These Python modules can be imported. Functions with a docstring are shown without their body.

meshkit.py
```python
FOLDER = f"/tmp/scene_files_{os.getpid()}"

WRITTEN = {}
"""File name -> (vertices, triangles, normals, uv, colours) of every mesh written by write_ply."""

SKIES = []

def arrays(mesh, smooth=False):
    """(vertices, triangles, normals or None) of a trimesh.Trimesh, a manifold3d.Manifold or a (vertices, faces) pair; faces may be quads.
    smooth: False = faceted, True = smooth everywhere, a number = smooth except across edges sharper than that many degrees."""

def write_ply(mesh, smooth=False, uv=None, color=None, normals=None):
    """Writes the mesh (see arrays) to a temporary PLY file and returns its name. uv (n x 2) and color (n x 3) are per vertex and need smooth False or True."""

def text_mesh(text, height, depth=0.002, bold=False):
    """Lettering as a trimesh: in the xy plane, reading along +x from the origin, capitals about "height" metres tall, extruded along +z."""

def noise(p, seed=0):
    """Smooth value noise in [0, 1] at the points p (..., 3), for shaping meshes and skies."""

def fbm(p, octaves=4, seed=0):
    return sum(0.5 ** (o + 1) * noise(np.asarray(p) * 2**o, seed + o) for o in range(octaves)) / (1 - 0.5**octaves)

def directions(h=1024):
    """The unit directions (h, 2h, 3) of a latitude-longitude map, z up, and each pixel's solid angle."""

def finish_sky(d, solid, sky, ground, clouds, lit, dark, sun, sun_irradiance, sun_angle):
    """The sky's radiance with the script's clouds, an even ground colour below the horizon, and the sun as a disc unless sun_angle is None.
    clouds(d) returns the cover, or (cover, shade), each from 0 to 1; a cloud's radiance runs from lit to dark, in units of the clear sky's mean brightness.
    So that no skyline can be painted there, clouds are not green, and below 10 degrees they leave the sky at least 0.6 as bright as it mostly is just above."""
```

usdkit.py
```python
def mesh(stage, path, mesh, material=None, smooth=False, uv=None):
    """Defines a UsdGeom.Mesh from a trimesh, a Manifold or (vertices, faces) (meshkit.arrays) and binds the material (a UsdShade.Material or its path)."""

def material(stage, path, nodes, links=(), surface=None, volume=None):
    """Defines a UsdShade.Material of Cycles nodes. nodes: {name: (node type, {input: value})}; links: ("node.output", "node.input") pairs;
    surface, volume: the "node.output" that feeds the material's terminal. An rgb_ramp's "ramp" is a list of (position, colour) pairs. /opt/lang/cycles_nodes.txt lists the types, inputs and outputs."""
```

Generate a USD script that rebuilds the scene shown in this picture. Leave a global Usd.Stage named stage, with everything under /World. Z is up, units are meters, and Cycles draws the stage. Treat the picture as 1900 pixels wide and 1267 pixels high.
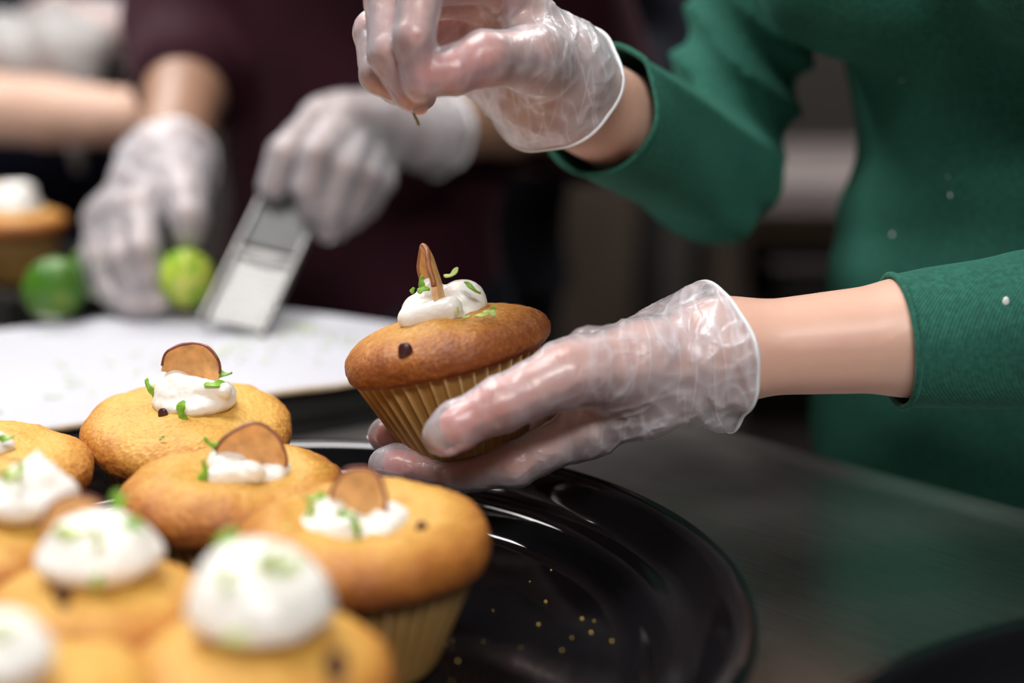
import math, random
import numpy as np
import trimesh, manifold3d
import usdkit, meshkit
from pxr import Usd, UsdGeom, UsdLux, UsdShade, Sdf, Gf, Vt

stage = Usd.Stage.CreateInMemory()
UsdGeom.SetStageUpAxis(stage, 'Z')
UsdGeom.SetStageMetersPerUnit(stage, 1.0)
UsdGeom.Xform.Define(stage, '/World')
UsdGeom.Scope.Define(stage, '/World/Looks')
random.seed(4)
V = lambda *a: np.array(a, float)

# ------------------------------------------------------------------ camera, lights, exposure
TABLE = 0.9
FPX, PITCH, CAM = 2639.0, math.radians(14), V(0, 0, TABLE + 0.264)
FWD, UP, RT = V(0, math.cos(PITCH), -math.sin(PITCH)), V(0, math.sin(PITCH), math.cos(PITCH)), V(1, 0, 0)
cam = UsdGeom.Camera.Define(stage, '/World/camera')
cam.CreateHorizontalApertureAttr(36.0)
cam.CreateVerticalApertureAttr(24.0)
cam.CreateFocalLengthAttr(FPX * 36 / 1900)
cam.CreateFStopAttr(2.4)
cam.CreateFocusDistanceAttr(0.66)
cam.CreateExposureAttr(0.12)
cam.CreateClippingRangeAttr(Gf.Vec2f(0.02, 100))
cam.AddTransformOp().Set(Gf.Matrix4d(*RT, 0, *UP, 0, *(-FWD), 0, *CAM, 1))

def A(u, v, d):
    "the point of the place seen at photo pixel (u, v), d metres deep along the lens axis"
    return CAM + d * (FWD + (u - 950) / FPX * RT - (v - 633.5) / FPX * UP)

def rect_light(name, pos, w, h, power, color, rot=(0, 0, 0)):
    L = UsdLux.RectLight.Define(stage, '/World/' + name)
    L.CreateWidthAttr(w); L.CreateHeightAttr(h); L.CreateIntensityAttr(power); L.CreateColorAttr(Gf.Vec3f(*color))
    x = UsdGeom.Xformable(L); x.AddTranslateOp().Set(Gf.Vec3d(*pos)); x.AddRotateXYZOp().Set(Gf.Vec3f(*rot))
CEIL = 2.7
LAMPS = [((1.2, 1.8, CEIL - 0.05), 13.0), ((-0.75, 0.85, CEIL - 0.05), 13.5), ((0.3, -1.2, CEIL - 0.05), 22.0), ((-0.95, 2.30, CEIL - 0.05), 15.0)]
for i, (p, s) in enumerate(LAMPS):
    rect_light('ceiling_panel_light_%d' % i, p, 1.15, 0.55, s, (1.0, 0.98, 0.965))
dome = UsdLux.DomeLight.Define(stage, '/World/room_fill'); dome.CreateIntensityAttr(0.10); dome.CreateColorAttr(Gf.Vec3f(0.9, 0.93, 1))

# ------------------------------------------------------------------ helpers: names, labels, meshes
used = {}
def numbered(path):
    if path not in used:
        used[path] = 0
        return path
    used[path] += 1
    return '%s_%03d' % (path, used[path])

def tag(p, label=None, cat=None, group=None, kind=None):
    p = p.GetPrim() if hasattr(p, 'GetPrim') else p
    for k, v in (('label', label), ('category', cat), ('group', group), ('kind', kind)):
        if v: p.SetCustomDataByKey(k, v)
    return p

def thing(name, label, cat, M=None, group=None):
    "an Xform at the thing's base; M is a 4x4 column matrix"
    x = UsdGeom.Xform.Define(stage, numbered('/World/' + name))
    if M is not None:
        x.AddTransformOp().Set(Gf.Matrix4d(np.asarray(M, float).T.tolist()))
    return tag(x, label, cat, group)

def loc(p):
    M = np.eye(4); M[:3, 3] = p
    return M

def obj(name, mesh, m, parent=None, smooth=35, attr=None, label=None, kind=None, M=None, cat=None, group=None):
    "ONE Mesh prim under parent or under /World; M (thing to world) brings a world-space mesh into its thing's frame"
    base = str(parent.GetPath()) if parent is not None else '/World'
    path = numbered(base + '/' + name)
    if isinstance(mesh, tuple): mesh = trimesh.Trimesh(mesh[0], mesh[1], process=False)
    if M is not None:
        mesh = mesh.copy(); mesh.apply_transform(np.linalg.inv(M))
    g = usdkit.mesh(stage, path, mesh, '/World/Looks/' + m, smooth=smooth)
    for k, v in (attr or {}).items():
        UsdGeom.PrimvarsAPI(g).CreatePrimvar(k, Sdf.ValueTypeNames.FloatArray, 'vertex').Set(Vt.FloatArray.FromNumpy(np.asarray(v, np.float32)))
    p = g.GetPrim()
    tag(p, label, cat, group, kind)
    return p

# ------------------------------------------------------------------ helpers: distance fields and their surfaces
def cap(P, a, b, ra, rb):
    a, b = np.asarray(a, np.float32), np.asarray(b, np.float32)
    ba = b - a
    t = np.clip(((P - a) @ ba) / max(float(ba @ ba), 1e-12), 0, 1)
    return np.linalg.norm(P - a - t[:, None] * ba, axis=1) - (ra + (rb - ra) * t)

def ell(P, c, r, R=None):
    q = P - np.asarray(c, np.float32)
    if R is not None: q = q @ np.asarray(R, np.float32)
    r = np.asarray(r, np.float32)
    k0 = np.linalg.norm(q / r, axis=1); k1 = np.linalg.norm(q / (r * r), axis=1)
    return k0 * (k0 - 1) / np.maximum(k1, 1e-6)

def smin(a, b, k):
    h = np.maximum(k - np.abs(a - b), 0) / k
    return np.minimum(a, b) - h * h * k * 0.25

def nets(f, lo, hi, h, margin=0.0, smooth=3):
    "surface nets of the field f, evaluated only in blocks near its surface"
    B = 4
    lo = np.asarray(lo, float); n = (np.ceil((np.asarray(hi) - lo) / h / B).astype(int) + 1) * B
    nb = n // B
    bi = np.stack(np.meshgrid(*[np.arange(k) for k in nb], indexing='ij'), -1).reshape(-1, 3)
    cv = f((lo + (bi * B + (B - 1) / 2) * h).astype(np.float32))
    act = (np.abs(cv) < B * h * 1.25 + margin).reshape(nb)
    val = cv.reshape(nb).astype(np.float32)
    for k in range(3): val = np.repeat(val, B, k); act = np.repeat(act, B, k)
    idx = np.argwhere(act)
    val[act] = np.concatenate([f((lo + c * h).astype(np.float32)) for c in np.array_split(idx, max(1, len(idx) // 300000))])
    neg = val < 0
    cell = neg[:-1, :-1, :-1].astype(np.int8)
    tot = sum(neg[i:n[0] - 1 + i, j:n[1] - 1 + j, k:n[2] - 1 + k].astype(np.int8) for i in (0, 1) for j in (0, 1) for k in (0, 1))
    mix = (tot > 0) & (tot < 8)
    ci = np.argwhere(mix)
    cid = -np.ones(mix.shape, np.int64); cid[mix] = np.arange(len(ci))
    cs = [(i, j, k) for i in (0, 1) for j in (0, 1) for k in (0, 1)]
    cvv = {c: val[ci[:, 0] + c[0], ci[:, 1] + c[1], ci[:, 2] + c[2]] for c in cs}
    acc = np.zeros((len(ci), 3)); cnt = np.zeros(len(ci))
    for a in cs:
        for ax in range(3):
            if a[ax]: continue
            b = tuple(1 if q == ax else a[q] for q in range(3))
            s = (cvv[a] < 0) != (cvv[b] < 0)
            t = np.where(s, cvv[a] / np.where(s, cvv[a] - cvv[b], 1), 0)
            p = np.tile(np.array(a, float), (len(ci), 1)); p[:, ax] = t
            acc[s] += p[s]; cnt[s] += 1
    verts = lo + (ci + acc / cnt[:, None]) * h
    faces = []
    for ax in range(3):
        o1, o2 = [q for q in range(3) if q != ax]
        sl0 = [slice(None)] * 3; sl1 = [slice(None)] * 3
        sl0[ax] = slice(0, -1); sl1[ax] = slice(1, None)
        a, b = neg[tuple(sl0)], neg[tuple(sl1)]
        e = np.argwhere(a != b)
        e = e[(e[:, o1] > 0) & (e[:, o2] > 0) & (e[:, o1] < n[o1] - 1) & (e[:, o2] < n[o2] - 1)]
        fl = a[e[:, 0], e[:, 1], e[:, 2]]
        def at(d1, d2):
            q = e.copy(); q[:, o1] -= d1; q[:, o2] -= d2
            return cid[q[:, 0], q[:, 1], q[:, 2]]
        q = np.stack([at(1, 1), at(0, 1), at(0, 0), at(1, 0)], 1)
        flip = fl if ax != 1 else ~fl
        q = np.where(flip[:, None], q, q[:, ::-1])
        faces.append(q)
    q = np.vstack(faces); q = q[(q >= 0).all(1)]
    m = trimesh.Trimesh(verts, np.vstack([q[:, [0, 1, 2]], q[:, [0, 2, 3]]]), process=False)
    if smooth: relax(m, smooth)
    return m

def relax(m, n, lam=0.5, mu=-0.52):
    import scipy.sparse as sp
    e = m.edges_unique; N = len(m.vertices)
    L = sp.coo_matrix((np.ones(2 * len(e)), (np.r_[e[:, 0], e[:, 1]], np.r_[e[:, 1], e[:, 0]])), shape=(N, N)).tocsr()
    L = sp.diags(1 / np.maximum(np.asarray(L.sum(1)).ravel(), 1)) @ L
    v = np.array(m.vertices)
    for i in range(n):
        for k in (lam, mu): v = v + k * (L @ v - v)
    m.vertices = v

def normals(m):
    v, f = np.asarray(m.vertices), np.asarray(m.faces)
    n = np.zeros_like(v); fn = np.cross(v[f[:, 1]] - v[f[:, 0]], v[f[:, 2]] - v[f[:, 0]])
    for k in range(3): np.add.at(n, f[:, k], fn)
    return n / np.maximum(np.linalg.norm(n, axis=1, keepdims=True), 1e-12)

def ridged(p, seed=0):
    return 1 - np.abs(2 * meshkit.noise(p, seed) - 1)

def frame(z, x=None):
    z = np.asarray(z, float); z = z / np.linalg.norm(z)
    x = V(1, 0, 0) if x is None else np.asarray(x, float)
    x = x - z * (x @ z); x /= np.linalg.norm(x)
    return np.stack([x, np.cross(z, x), z], 1)

def grid_faces(nu, nv, wrap=False):
    i, j = np.meshgrid(np.arange(nu - 1), np.arange(nv if wrap else nv - 1), indexing='ij')
    k = (j + 1) % nv
    q = np.stack([i * nv + j, (i + 1) * nv + j, (i + 1) * nv + k, i * nv + k], -1).reshape(-1, 4)
    return np.vstack([q[:, [0, 1, 2]], q[:, [0, 2, 3]]])

def lathe(profile, seg=96):
    "profile of (r, z) from inside bottom round to inside top, outward normals when it runs bottom to top"
    p = np.asarray(profile, float); a = np.arange(seg) * 2 * np.pi / seg
    v = np.stack([p[:, None, 0] * np.cos(a), p[:, None, 0] * np.sin(a), np.repeat(p[:, 1:2], seg, 1)], -1).reshape(-1, 3)
    return trimesh.Trimesh(v, grid_faces(len(p), seg, True)[:, ::-1], process=False)

def tube(pts, r, sides=8, closed=False):
    p = np.asarray(pts, float)
    if closed: t = np.roll(p, -1, 0) - np.roll(p, 1, 0)
    else: t = np.gradient(p, axis=0)
    t /= np.linalg.norm(t, axis=1, keepdims=True) + 1e-12
    a = np.cross(t[0], V(0.3, 0.2, 1)); A_ = []
    for k in range(len(p)):
        a = a - t[k] * (a @ t[k]); a /= np.linalg.norm(a); A_.append(a)
    A_ = np.array(A_); Bn = np.cross(t, A_)
    g = np.arange(sides) * 2 * np.pi / sides
    r = np.broadcast_to(r, (len(p),))[:, None, None]
    v = p[:, None] + r * (np.cos(g)[None, :, None] * A_[:, None] + np.sin(g)[None, :, None] * Bn[:, None])
    if closed: v = np.concatenate([v, v[:1]])
    n = len(v); v = v.reshape(-1, 3); f = grid_faces(n, sides, True)[:, ::-1]
    if not closed:
        c = len(v); v = np.vstack([v, p[:1], p[-1:]])
        k = np.arange(sides); k2 = (k + 1) % sides
        f = np.vstack([f, np.stack([k2, k, np.full(sides, c)], 1), np.stack([(n - 1) * sides + k, (n - 1) * sides + k2, np.full(sides, c + 1)], 1)])
    return trimesh.Trimesh(v, f, process=False)

def box(cx, cy, cz, sx, sy, sz, rz=0, bev=0.003):
    "box with bevelled edges, hull of eight small octahedra"
    b = min(bev, sx / 2.01, sy / 2.01, sz / 2.01)
    pts = [V(i * (sx / 2 - (0 if q == 0 else b)), j * (sy / 2 - (0 if q == 1 else b)), k * (sz / 2 - (0 if q == 2 else b))) for i in (-1, 1) for j in (-1, 1) for k in (-1, 1) for q in range(3)]
    m = trimesh.convex.convex_hull(np.array(pts))
    m.apply_transform(trimesh.transformations.rotation_matrix(rz, [0, 0, 1])); m.apply_translation((cx, cy, cz))
    return m
cat = trimesh.util.concatenate

# ------------------------------------------------------------------ materials
def mat(name, nodes, links=(), surface='p.BSDF', volume=None):
    usdkit.material(stage, '/World/Looks/' + name, nodes, links, surface=surface, volume=volume)

def plain(name, color, rough=0.5, var=0.12, scale=30, bump=0.0, bump_scale=200, **kw):
    "principled with a little noise in colour and relief"
    c = np.array(color, float)
    n = {'tc': ('texture_coordinate', {}), 'n': ('noise_texture', {'scale': scale, 'detail': 4.0}),
         'r': ('rgb_ramp', {'ramp': [(0.25, tuple(c * (1 - var))), (0.75, tuple(np.minimum(c * (1 + var), 1)))]}),
         'p': ('principled_bsdf', {'roughness': rough, **kw})}
    l = [('tc.object', 'n.vector'), ('n.fac', 'r.fac'), ('r.color', 'p.base_color')]
    if bump:
        n['n2'] = ('noise_texture', {'scale': bump_scale, 'detail': 3.0}); n['b'] = ('bump', {'strength': 1.0, 'distance': bump})
        l += [('tc.object', 'n2.vector'), ('n2.fac', 'b.height'), ('b.normal', 'p.normal')]
    mat(name, n, l)

plain('skin', (0.70, 0.45, 0.34), 0.45, 0.08, 60, 0.0004, 900, subsurface_weight=0.12, subsurface_scale=0.004)
plain('tan_skin', (0.33, 0.18, 0.115), 0.5, 0.08, 60)
plain('nail', (0.72, 0.42, 0.36), 0.25, 0.03)

def film(name, lo, hi, tint, rough=0.3, lines=0.55, soft=0.74):
    "thin vinyl: clear where it lies single, whiter along its fine creases, where it folds (attribute fold) and at grazing angles"
    n = {'fold': ('attribute', {'attribute': 'fold'}), 'tc': ('texture_coordinate', {}),
        'n': ('noise_texture', {'scale': 120.0, 'detail': 3.0, 'distortion': 0.6}),
        'mp': ('mapping', {'scale': (1.0, 0.30, 0.24), 'rotation': (0.2, 0.45, 0.3)}), 'mq': ('mapping', {'scale': (0.9, 0.34, 0.26), 'rotation': (-0.3, -0.55, 0.5)}), 'cr': ('attribute', {'attribute': 'crease'}), 'mc': ('math', {'math_type': 'multiply'}),
        'na': ('noise_texture', {'scale': 85.0, 'detail': 1.0, 'distortion': 0.5}), 'nb': ('noise_texture', {'scale': 60.0, 'detail': 1.5, 'distortion': 0.8}),
        'hs': ('math', {'math_type': 'multiply_add', 'value2': 0.22}),
        'b': ('bump', {'strength': 0.7, 'distance': 0.0012}), 'lw': ('layer_weight', {'blend': 0.3}),
        'mx': ('math', {'math_type': 'maximum'}), 'ml': ('math', {'math_type': 'multiply', 'value2': lines}), 'fs': ('math', {'math_type': 'multiply_add', 'value2': 0.55}),
        'm1': ('map_range', {'from_min': 0.0, 'from_max': 1.0, 'to_min': lo, 'to_max': hi, 'clamp': True}),
        'm2': ('math', {'math_type': 'multiply', 'value2': 0.38}), 'm3': ('math', {'math_type': 'add', 'use_clamp': True}), 'm4': ('math', {'math_type': 'multiply', 'use_clamp': True}), 'cm': ('map_range', {'from_min': 0.25, 'from_max': 0.8, 'to_min': soft, 'to_max': 1.0, 'clamp': True}),
        'd': ('diffuse_bsdf', {'color': tint}), 't': ('translucent_bsdf', {'color': tint}), 'g': ('glossy_bsdf', {'color': (1, 1, 1), 'roughness': rough}),
        'fr': ('fresnel', {'IOR': 1.48}), 'mx1': ('mix_closure', {'fac': 0.3}), 'tr': ('transparent_bsdf', {'color': (1, 1, 1)}),
        'mx3': ('mix_closure', {}), 'mx4': ('mix_closure', {})}
    l = [('tc.object', 'n.vector'), ('tc.object', 'mp.vector'), ('tc.object', 'mq.vector'), ('mp.vector', 'na.vector'), ('mq.vector', 'nb.vector')]
    for k, w in (('na', 17.0), ('nb', 22.0)):          # thin lines where the noise passes one half
        n[k + 's'] = ('math', {'math_type': 'subtract', 'value2': 0.5}); n[k + 'a'] = ('math', {'math_type': 'absolute'})
        n[k + 'm'] = ('math', {'math_type': 'multiply_add', 'value2': -w, 'value3': 1.0, 'use_clamp': True}); n[k + 'p'] = ('math', {'math_type': 'power', 'value2': 1.6})
        l += [(k + '.fac', k + 's.value1'), (k + 's.value', k + 'a.value1'), (k + 'a.value', k + 'm.value1'), (k + 'm.value', k + 'p.value1')]
    l += [('nap.value', 'mx.value1'), ('nbp.value', 'mx.value2'), ('mx.value', 'mc.value1'), ('cr.fac', 'mc.value2'), ('mc.value', 'ml.value1'), ('fold.fac', 'fs.value1'), ('ml.value', 'fs.value3'), ('fs.value', 'm1.value'),
          ('mc.value', 'hs.value1'), ('n.fac', 'hs.value3'), ('hs.value', 'b.height'), ('b.normal', 'd.normal'), ('b.normal', 'g.normal'), ('b.normal', 'fr.normal'),
          ('lw.facing', 'm2.value1'), ('m1.result', 'm3.value1'), ('m2.value', 'm3.value2'), ('cr.fac', 'cm.value'), ('m3.value', 'm4.value1'), ('cm.result', 'm4.value2'),
          ('d.BSDF', 'mx1.closure1'), ('t.BSDF', 'mx1.closure2'), ('tr.BSDF', 'mx3.closure1'), ('mx1.closure', 'mx3.closure2'), ('m4.value', 'mx3.fac'),
          ('mx3.closure', 'mx4.closure1'), ('g.BSDF', 'mx4.closure2'), ('fr.fac', 'mx4.fac')]
    mat(name, n, l, surface='mx4.closure')
film('vinyl', 0.29, 0.97, (0.95, 0.93, 1.0))
film('vinyl_far', 0.36, 0.9, (0.90, 0.87, 0.93), 0.35, 0.3, 0.85)
# skin whose fingers flush redder (attribute flush)
mat('hand_skin', {'tc': ('texture_coordinate', {}), 'fl': ('attribute', {'attribute': 'flush'}), 'n': ('noise_texture', {'scale': 70.0, 'detail': 4.0}), 'na': ('map_range', {'to_min': -0.2, 'to_max': 0.2}), 'ad': ('math', {'math_type': 'add', 'use_clamp': True}),
                  'r': ('rgb_ramp', {'ramp': [(0.0, (0.76, 0.46, 0.35)), (0.25, (0.72, 0.41, 0.31)), (1.0, (0.64, 0.15, 0.12))]}),
                  'p': ('principled_bsdf', {'roughness': 0.42, 'subsurface_weight': 0.12, 'subsurface_scale': 0.004})},
    [('tc.object', 'n.vector'), ('n.fac', 'na.value'), ('na.result', 'ad.value1'), ('fl.fac', 'ad.value2'), ('ad.value', 'r.fac'), ('r.color', 'p.base_color')])
plain('vinyl_bead', (0.86, 0.87, 0.9), 0.3, 0.03)

def knit(name, color, ribdir, ribs=700.0, bump=0.00025):
    c = np.array(color)
    mat(name, {'tc': ('texture_coordinate', {}), 'n': ('noise_texture', {'scale': 14.0, 'detail': 5.0}), 'n3': ('noise_texture', {'scale': 420.0, 'detail': 2.0}),
               'r': ('rgb_ramp', {'ramp': [(0.3, tuple(c * 0.85)), (0.7, tuple(c * 1.15))]}), 'r3': ('rgb_ramp', {'ramp': [(0.3, (0.75, 0.75, 0.75)), (0.7, (1.2, 1.2, 1.2))]}),
               'mm': ('mix', {'mix_type': 'multiply', 'fac': 1.0}),
               'dp': ('vector_math', {'math_type': 'dot_product', 'vector2': ribdir}), 'ms': ('math', {'math_type': 'multiply', 'value2': ribs * 6.283}), 'si': ('math', {'math_type': 'sine'}),
               'ad': ('math', {'math_type': 'add'}), 'b': ('bump', {'strength': 0.6, 'distance': bump}),
               'p': ('principled_bsdf', {'roughness': 0.85, 'sheen_weight': 0.25, 'sheen_roughness': 0.4, 'sheen_tint': tuple(np.minimum(c * 5 + 0.1, 1)), 'specular_ior_level': 0.2})},
        [('tc.object', 'n.vector'), ('tc.object', 'n3.vector'), ('n.fac', 'r.fac'), ('n3.fac', 'r3.fac'), ('r.color', 'mm.color1'), ('r3.color', 'mm.color2'), ('mm.color', 'p.base_color'),
         ('tc.object', 'dp.vector1'), ('dp.value', 'ms.value1'), ('ms.value', 'si.value1'), ('si.value', 'ad.value1'), ('n3.fac', 'ad.value2'), ('ad.value', 'b.height'), ('b.normal', 'p.normal')])
knit('green_knit', (0.023, 0.118, 0.084), (0.67, -0.74, 0.0), 800, 0.00012)
knit('maroon_cloth', (0.025, 0.0028, 0.0085), (0.67, -0.74, 0.0), 500)
knit('navy_cloth', (0.010, 0.014, 0.032), (0.67, -0.74, 0.0), 500)
knit('black_cloth', (0.006, 0.007, 0.012), (0.67, -0.74, 0.0), 500)
knit('denim', (0.010, 0.013, 0.028), (0.67, -0.74, 0.0), 500)
plain('shoe', (0.01, 0.01, 0.01), 0.5)
plain('hair', (0.03, 0.017, 0.01), 0.5, 0.3, 120)
plain('iris', (0.06, 0.03, 0.015), 0.2)
plain('eye', (0.7, 0.7, 0.68), 0.15)
plain('lint', (0.75, 0.75, 0.72), 0.8)

# muffin crumb: baked browner towards the rim and below, paler in the crown; small pits
mat('crumb', {'tc': ('texture_coordinate', {}), 'sx': ('separate_xyz', {}), 'cx': ('combine_xyz', {}), 'len': ('vector_math', {'math_type': 'length'}),
              'bk': ('attribute', {'attribute': 'bake'}), 'n': ('noise_texture', {'scale': 55.0, 'detail': 6.0, 'roughness': 0.65}), 'na': ('map_range', {'from_min': 0.3, 'from_max': 0.7, 'to_min': -0.2, 'to_max': 0.2}), 'nf': ('noise_texture', {'scale': 480.0, 'detail': 3.0}), 'nfa': ('map_range', {'from_min': 0.3, 'from_max': 0.7, 'to_min': -0.16, 'to_max': 0.16}), 'ad2': ('math', {'math_type': 'add'}),
              'ad': ('math', {'math_type': 'add', 'use_clamp': True}),
              'r': ('rgb_ramp', {'ramp': [(0.0, (0.60, 0.34, 0.066)), (0.35, (0.50, 0.22, 0.034)), (0.62, (0.39, 0.138, 0.022)), (1.0, (0.21, 0.06, 0.013))]}),
              'n2': ('noise_texture', {'scale': 520.0, 'detail': 4.0}), 'v': ('voronoi_texture', {'scale': 420.0}), 'hm': ('math', {'math_type': 'multiply_add', 'value2': 0.6}),
              'b': ('bump', {'strength': 0.7, 'distance': 0.0006}), 'p': ('principled_bsdf', {'roughness': 0.55, 'specular_ior_level': 0.35, 'subsurface_weight': 0.1, 'subsurface_scale': 0.003})},
    [('tc.object', 'n.vector'), ('n.fac', 'na.value'), ('na.result', 'ad.value1'), ('bk.fac', 'ad2.value1'), ('tc.object', 'nf.vector'), ('nf.fac', 'nfa.value'), ('nfa.result', 'ad2.value2'), ('ad2.value', 'ad.value2'), ('ad.value', 'r.fac'), ('r.color', 'p.base_color'),
     ('tc.object', 'n2.vector'), ('tc.object', 'v.vector'), ('n2.fac', 'hm.value1'), ('v.distance', 'hm.value3'), ('hm.value', 'b.height'), ('b.normal', 'p.normal')])
# greaseproof paper: the folds stand off the cake and stay pale, between them fat has soaked in
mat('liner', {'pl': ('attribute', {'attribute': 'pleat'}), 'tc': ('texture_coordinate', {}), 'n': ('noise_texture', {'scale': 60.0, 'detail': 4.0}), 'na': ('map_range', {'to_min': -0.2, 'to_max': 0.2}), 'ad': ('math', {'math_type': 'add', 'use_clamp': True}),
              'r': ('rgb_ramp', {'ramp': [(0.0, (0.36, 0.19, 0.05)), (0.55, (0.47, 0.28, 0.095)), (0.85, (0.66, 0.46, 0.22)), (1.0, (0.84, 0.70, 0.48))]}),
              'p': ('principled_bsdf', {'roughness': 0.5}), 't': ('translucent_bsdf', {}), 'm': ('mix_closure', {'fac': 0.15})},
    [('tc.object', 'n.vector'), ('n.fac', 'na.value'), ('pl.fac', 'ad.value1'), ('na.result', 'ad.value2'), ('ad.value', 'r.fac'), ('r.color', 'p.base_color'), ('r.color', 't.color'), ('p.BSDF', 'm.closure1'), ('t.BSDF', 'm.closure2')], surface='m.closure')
plain('cream', (0.90, 0.87, 0.81), 0.32, 0.02, 60, 0.0003, 260, subsurface_weight=0.15, subsurface_scale=0.006, subsurface_radius=(1, 0.9, 0.7))
plain('apple', (0.72, 0.38, 0.14), 0.45, 0.3, 160, 0.0008, 180)
plain('apple_skin', (0.20, 0.045, 0.032), 0.4, 0.3, 120, 0.0006, 250)
plain('apple_edge', (0.34, 0.125, 0.040), 0.45, 0.3, 160, 0.0008, 180)
plain('chocolate', (0.06, 0.017, 0.018), 0.35, 0.3, 200)
plain('zest', (0.20, 0.42, 0.035), 0.45, 0.35, 260, 0.0004, 700)
plain('zest_pale', (0.48, 0.60, 0.17), 0.5, 0.3, 260)
plain('herb', (0.30, 0.27, 0.035), 0.5, 0.4, 300)
plain('black_tray', (0.005, 0.005, 0.006), 0.07, 0.1, 20, 0.00003, 60)
plain('pan', (0.007, 0.007, 0.007), 0.35, 0.3, 40)
plain('paper', (0.45, 0.45, 0.495), 0.75, 0.03, 12, 0.0005, 30)
plain('paper_edge', (0.48, 0.36, 0.22), 0.7, 0.3, 60)
plain('crumbs', (0.55, 0.36, 0.09), 0.7, 0.2)
# steel worktop: brushed, worn, with fine scratches
mat('steel', {'tc': ('texture_coordinate', {}), 'mp': ('mapping', {'scale': (4.0, 420.0, 4.0), 'rotation': (0, 0, 0.12)}), 'n': ('noise_texture', {'scale': 5.0, 'detail': 6.0}),
              'n2': ('noise_texture', {'scale': 7.0, 'detail': 4.0}), 'rr': ('map_range', {'from_min': 0.3, 'from_max': 0.7, 'to_min': 0.25, 'to_max': 0.33}), 'ad': ('math', {'math_type': 'add'}),
              'mr': ('map_range', {'from_min': 0.35, 'from_max': 0.8, 'to_min': -0.02, 'to_max': 0.05}),
              'b': ('bump', {'strength': 0.15, 'distance': 0.0002}), 'p': ('principled_bsdf', {'metallic': 1.0, 'base_color': (0.54, 0.51, 0.495), 'anisotropic': 0.4})},
    [('tc.object', 'mp.vector'), ('mp.vector', 'n.vector'), ('tc.object', 'n2.vector'), ('n2.fac', 'rr.value'), ('n.fac', 'mr.value'), ('rr.result', 'ad.value1'), ('mr.result', 'ad.value2'), ('ad.value', 'p.roughness'), ('n.fac', 'b.height'), ('b.normal', 'p.normal')])
plain('steel_dull', (0.42, 0.40, 0.39), 0.38, 0.1, 8, metallic=1.0)
plain('grater_steel', (0.24, 0.235, 0.23), 0.5, 0.08, 40, metallic=1.0)
plain('grater_dark', (0.05, 0.05, 0.048), 0.5)
plain('brown_panel', (0.062, 0.045, 0.033), 0.5, 0.15, 5)
plain('dark_panel', (0.010, 0.008, 0.007), 0.5, 0.15, 5)
plain('grey_shelf', (0.21, 0.175, 0.17), 0.5, 0.12, 6)
plain('tan_wood', (0.12, 0.075, 0.045), 0.55, 0.2, 10)
plain('wall_paint', (0.05, 0.042, 0.037), 0.8, 0.06, 4)
plain('ceiling_paint', (0.34, 0.32, 0.30), 0.9, 0.05, 4)
plain('floor_tile', (0.06, 0.045, 0.04), 0.4, 0.2, 3)
plain('bag', (0.48, 0.465, 0.46), 0.5, 0.08, 20)
mat('lamp', {'e': ('emission', {'color': (1, 0.97, 0.93), 'strength': 5.0})}, surface='e.emission')
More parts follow.
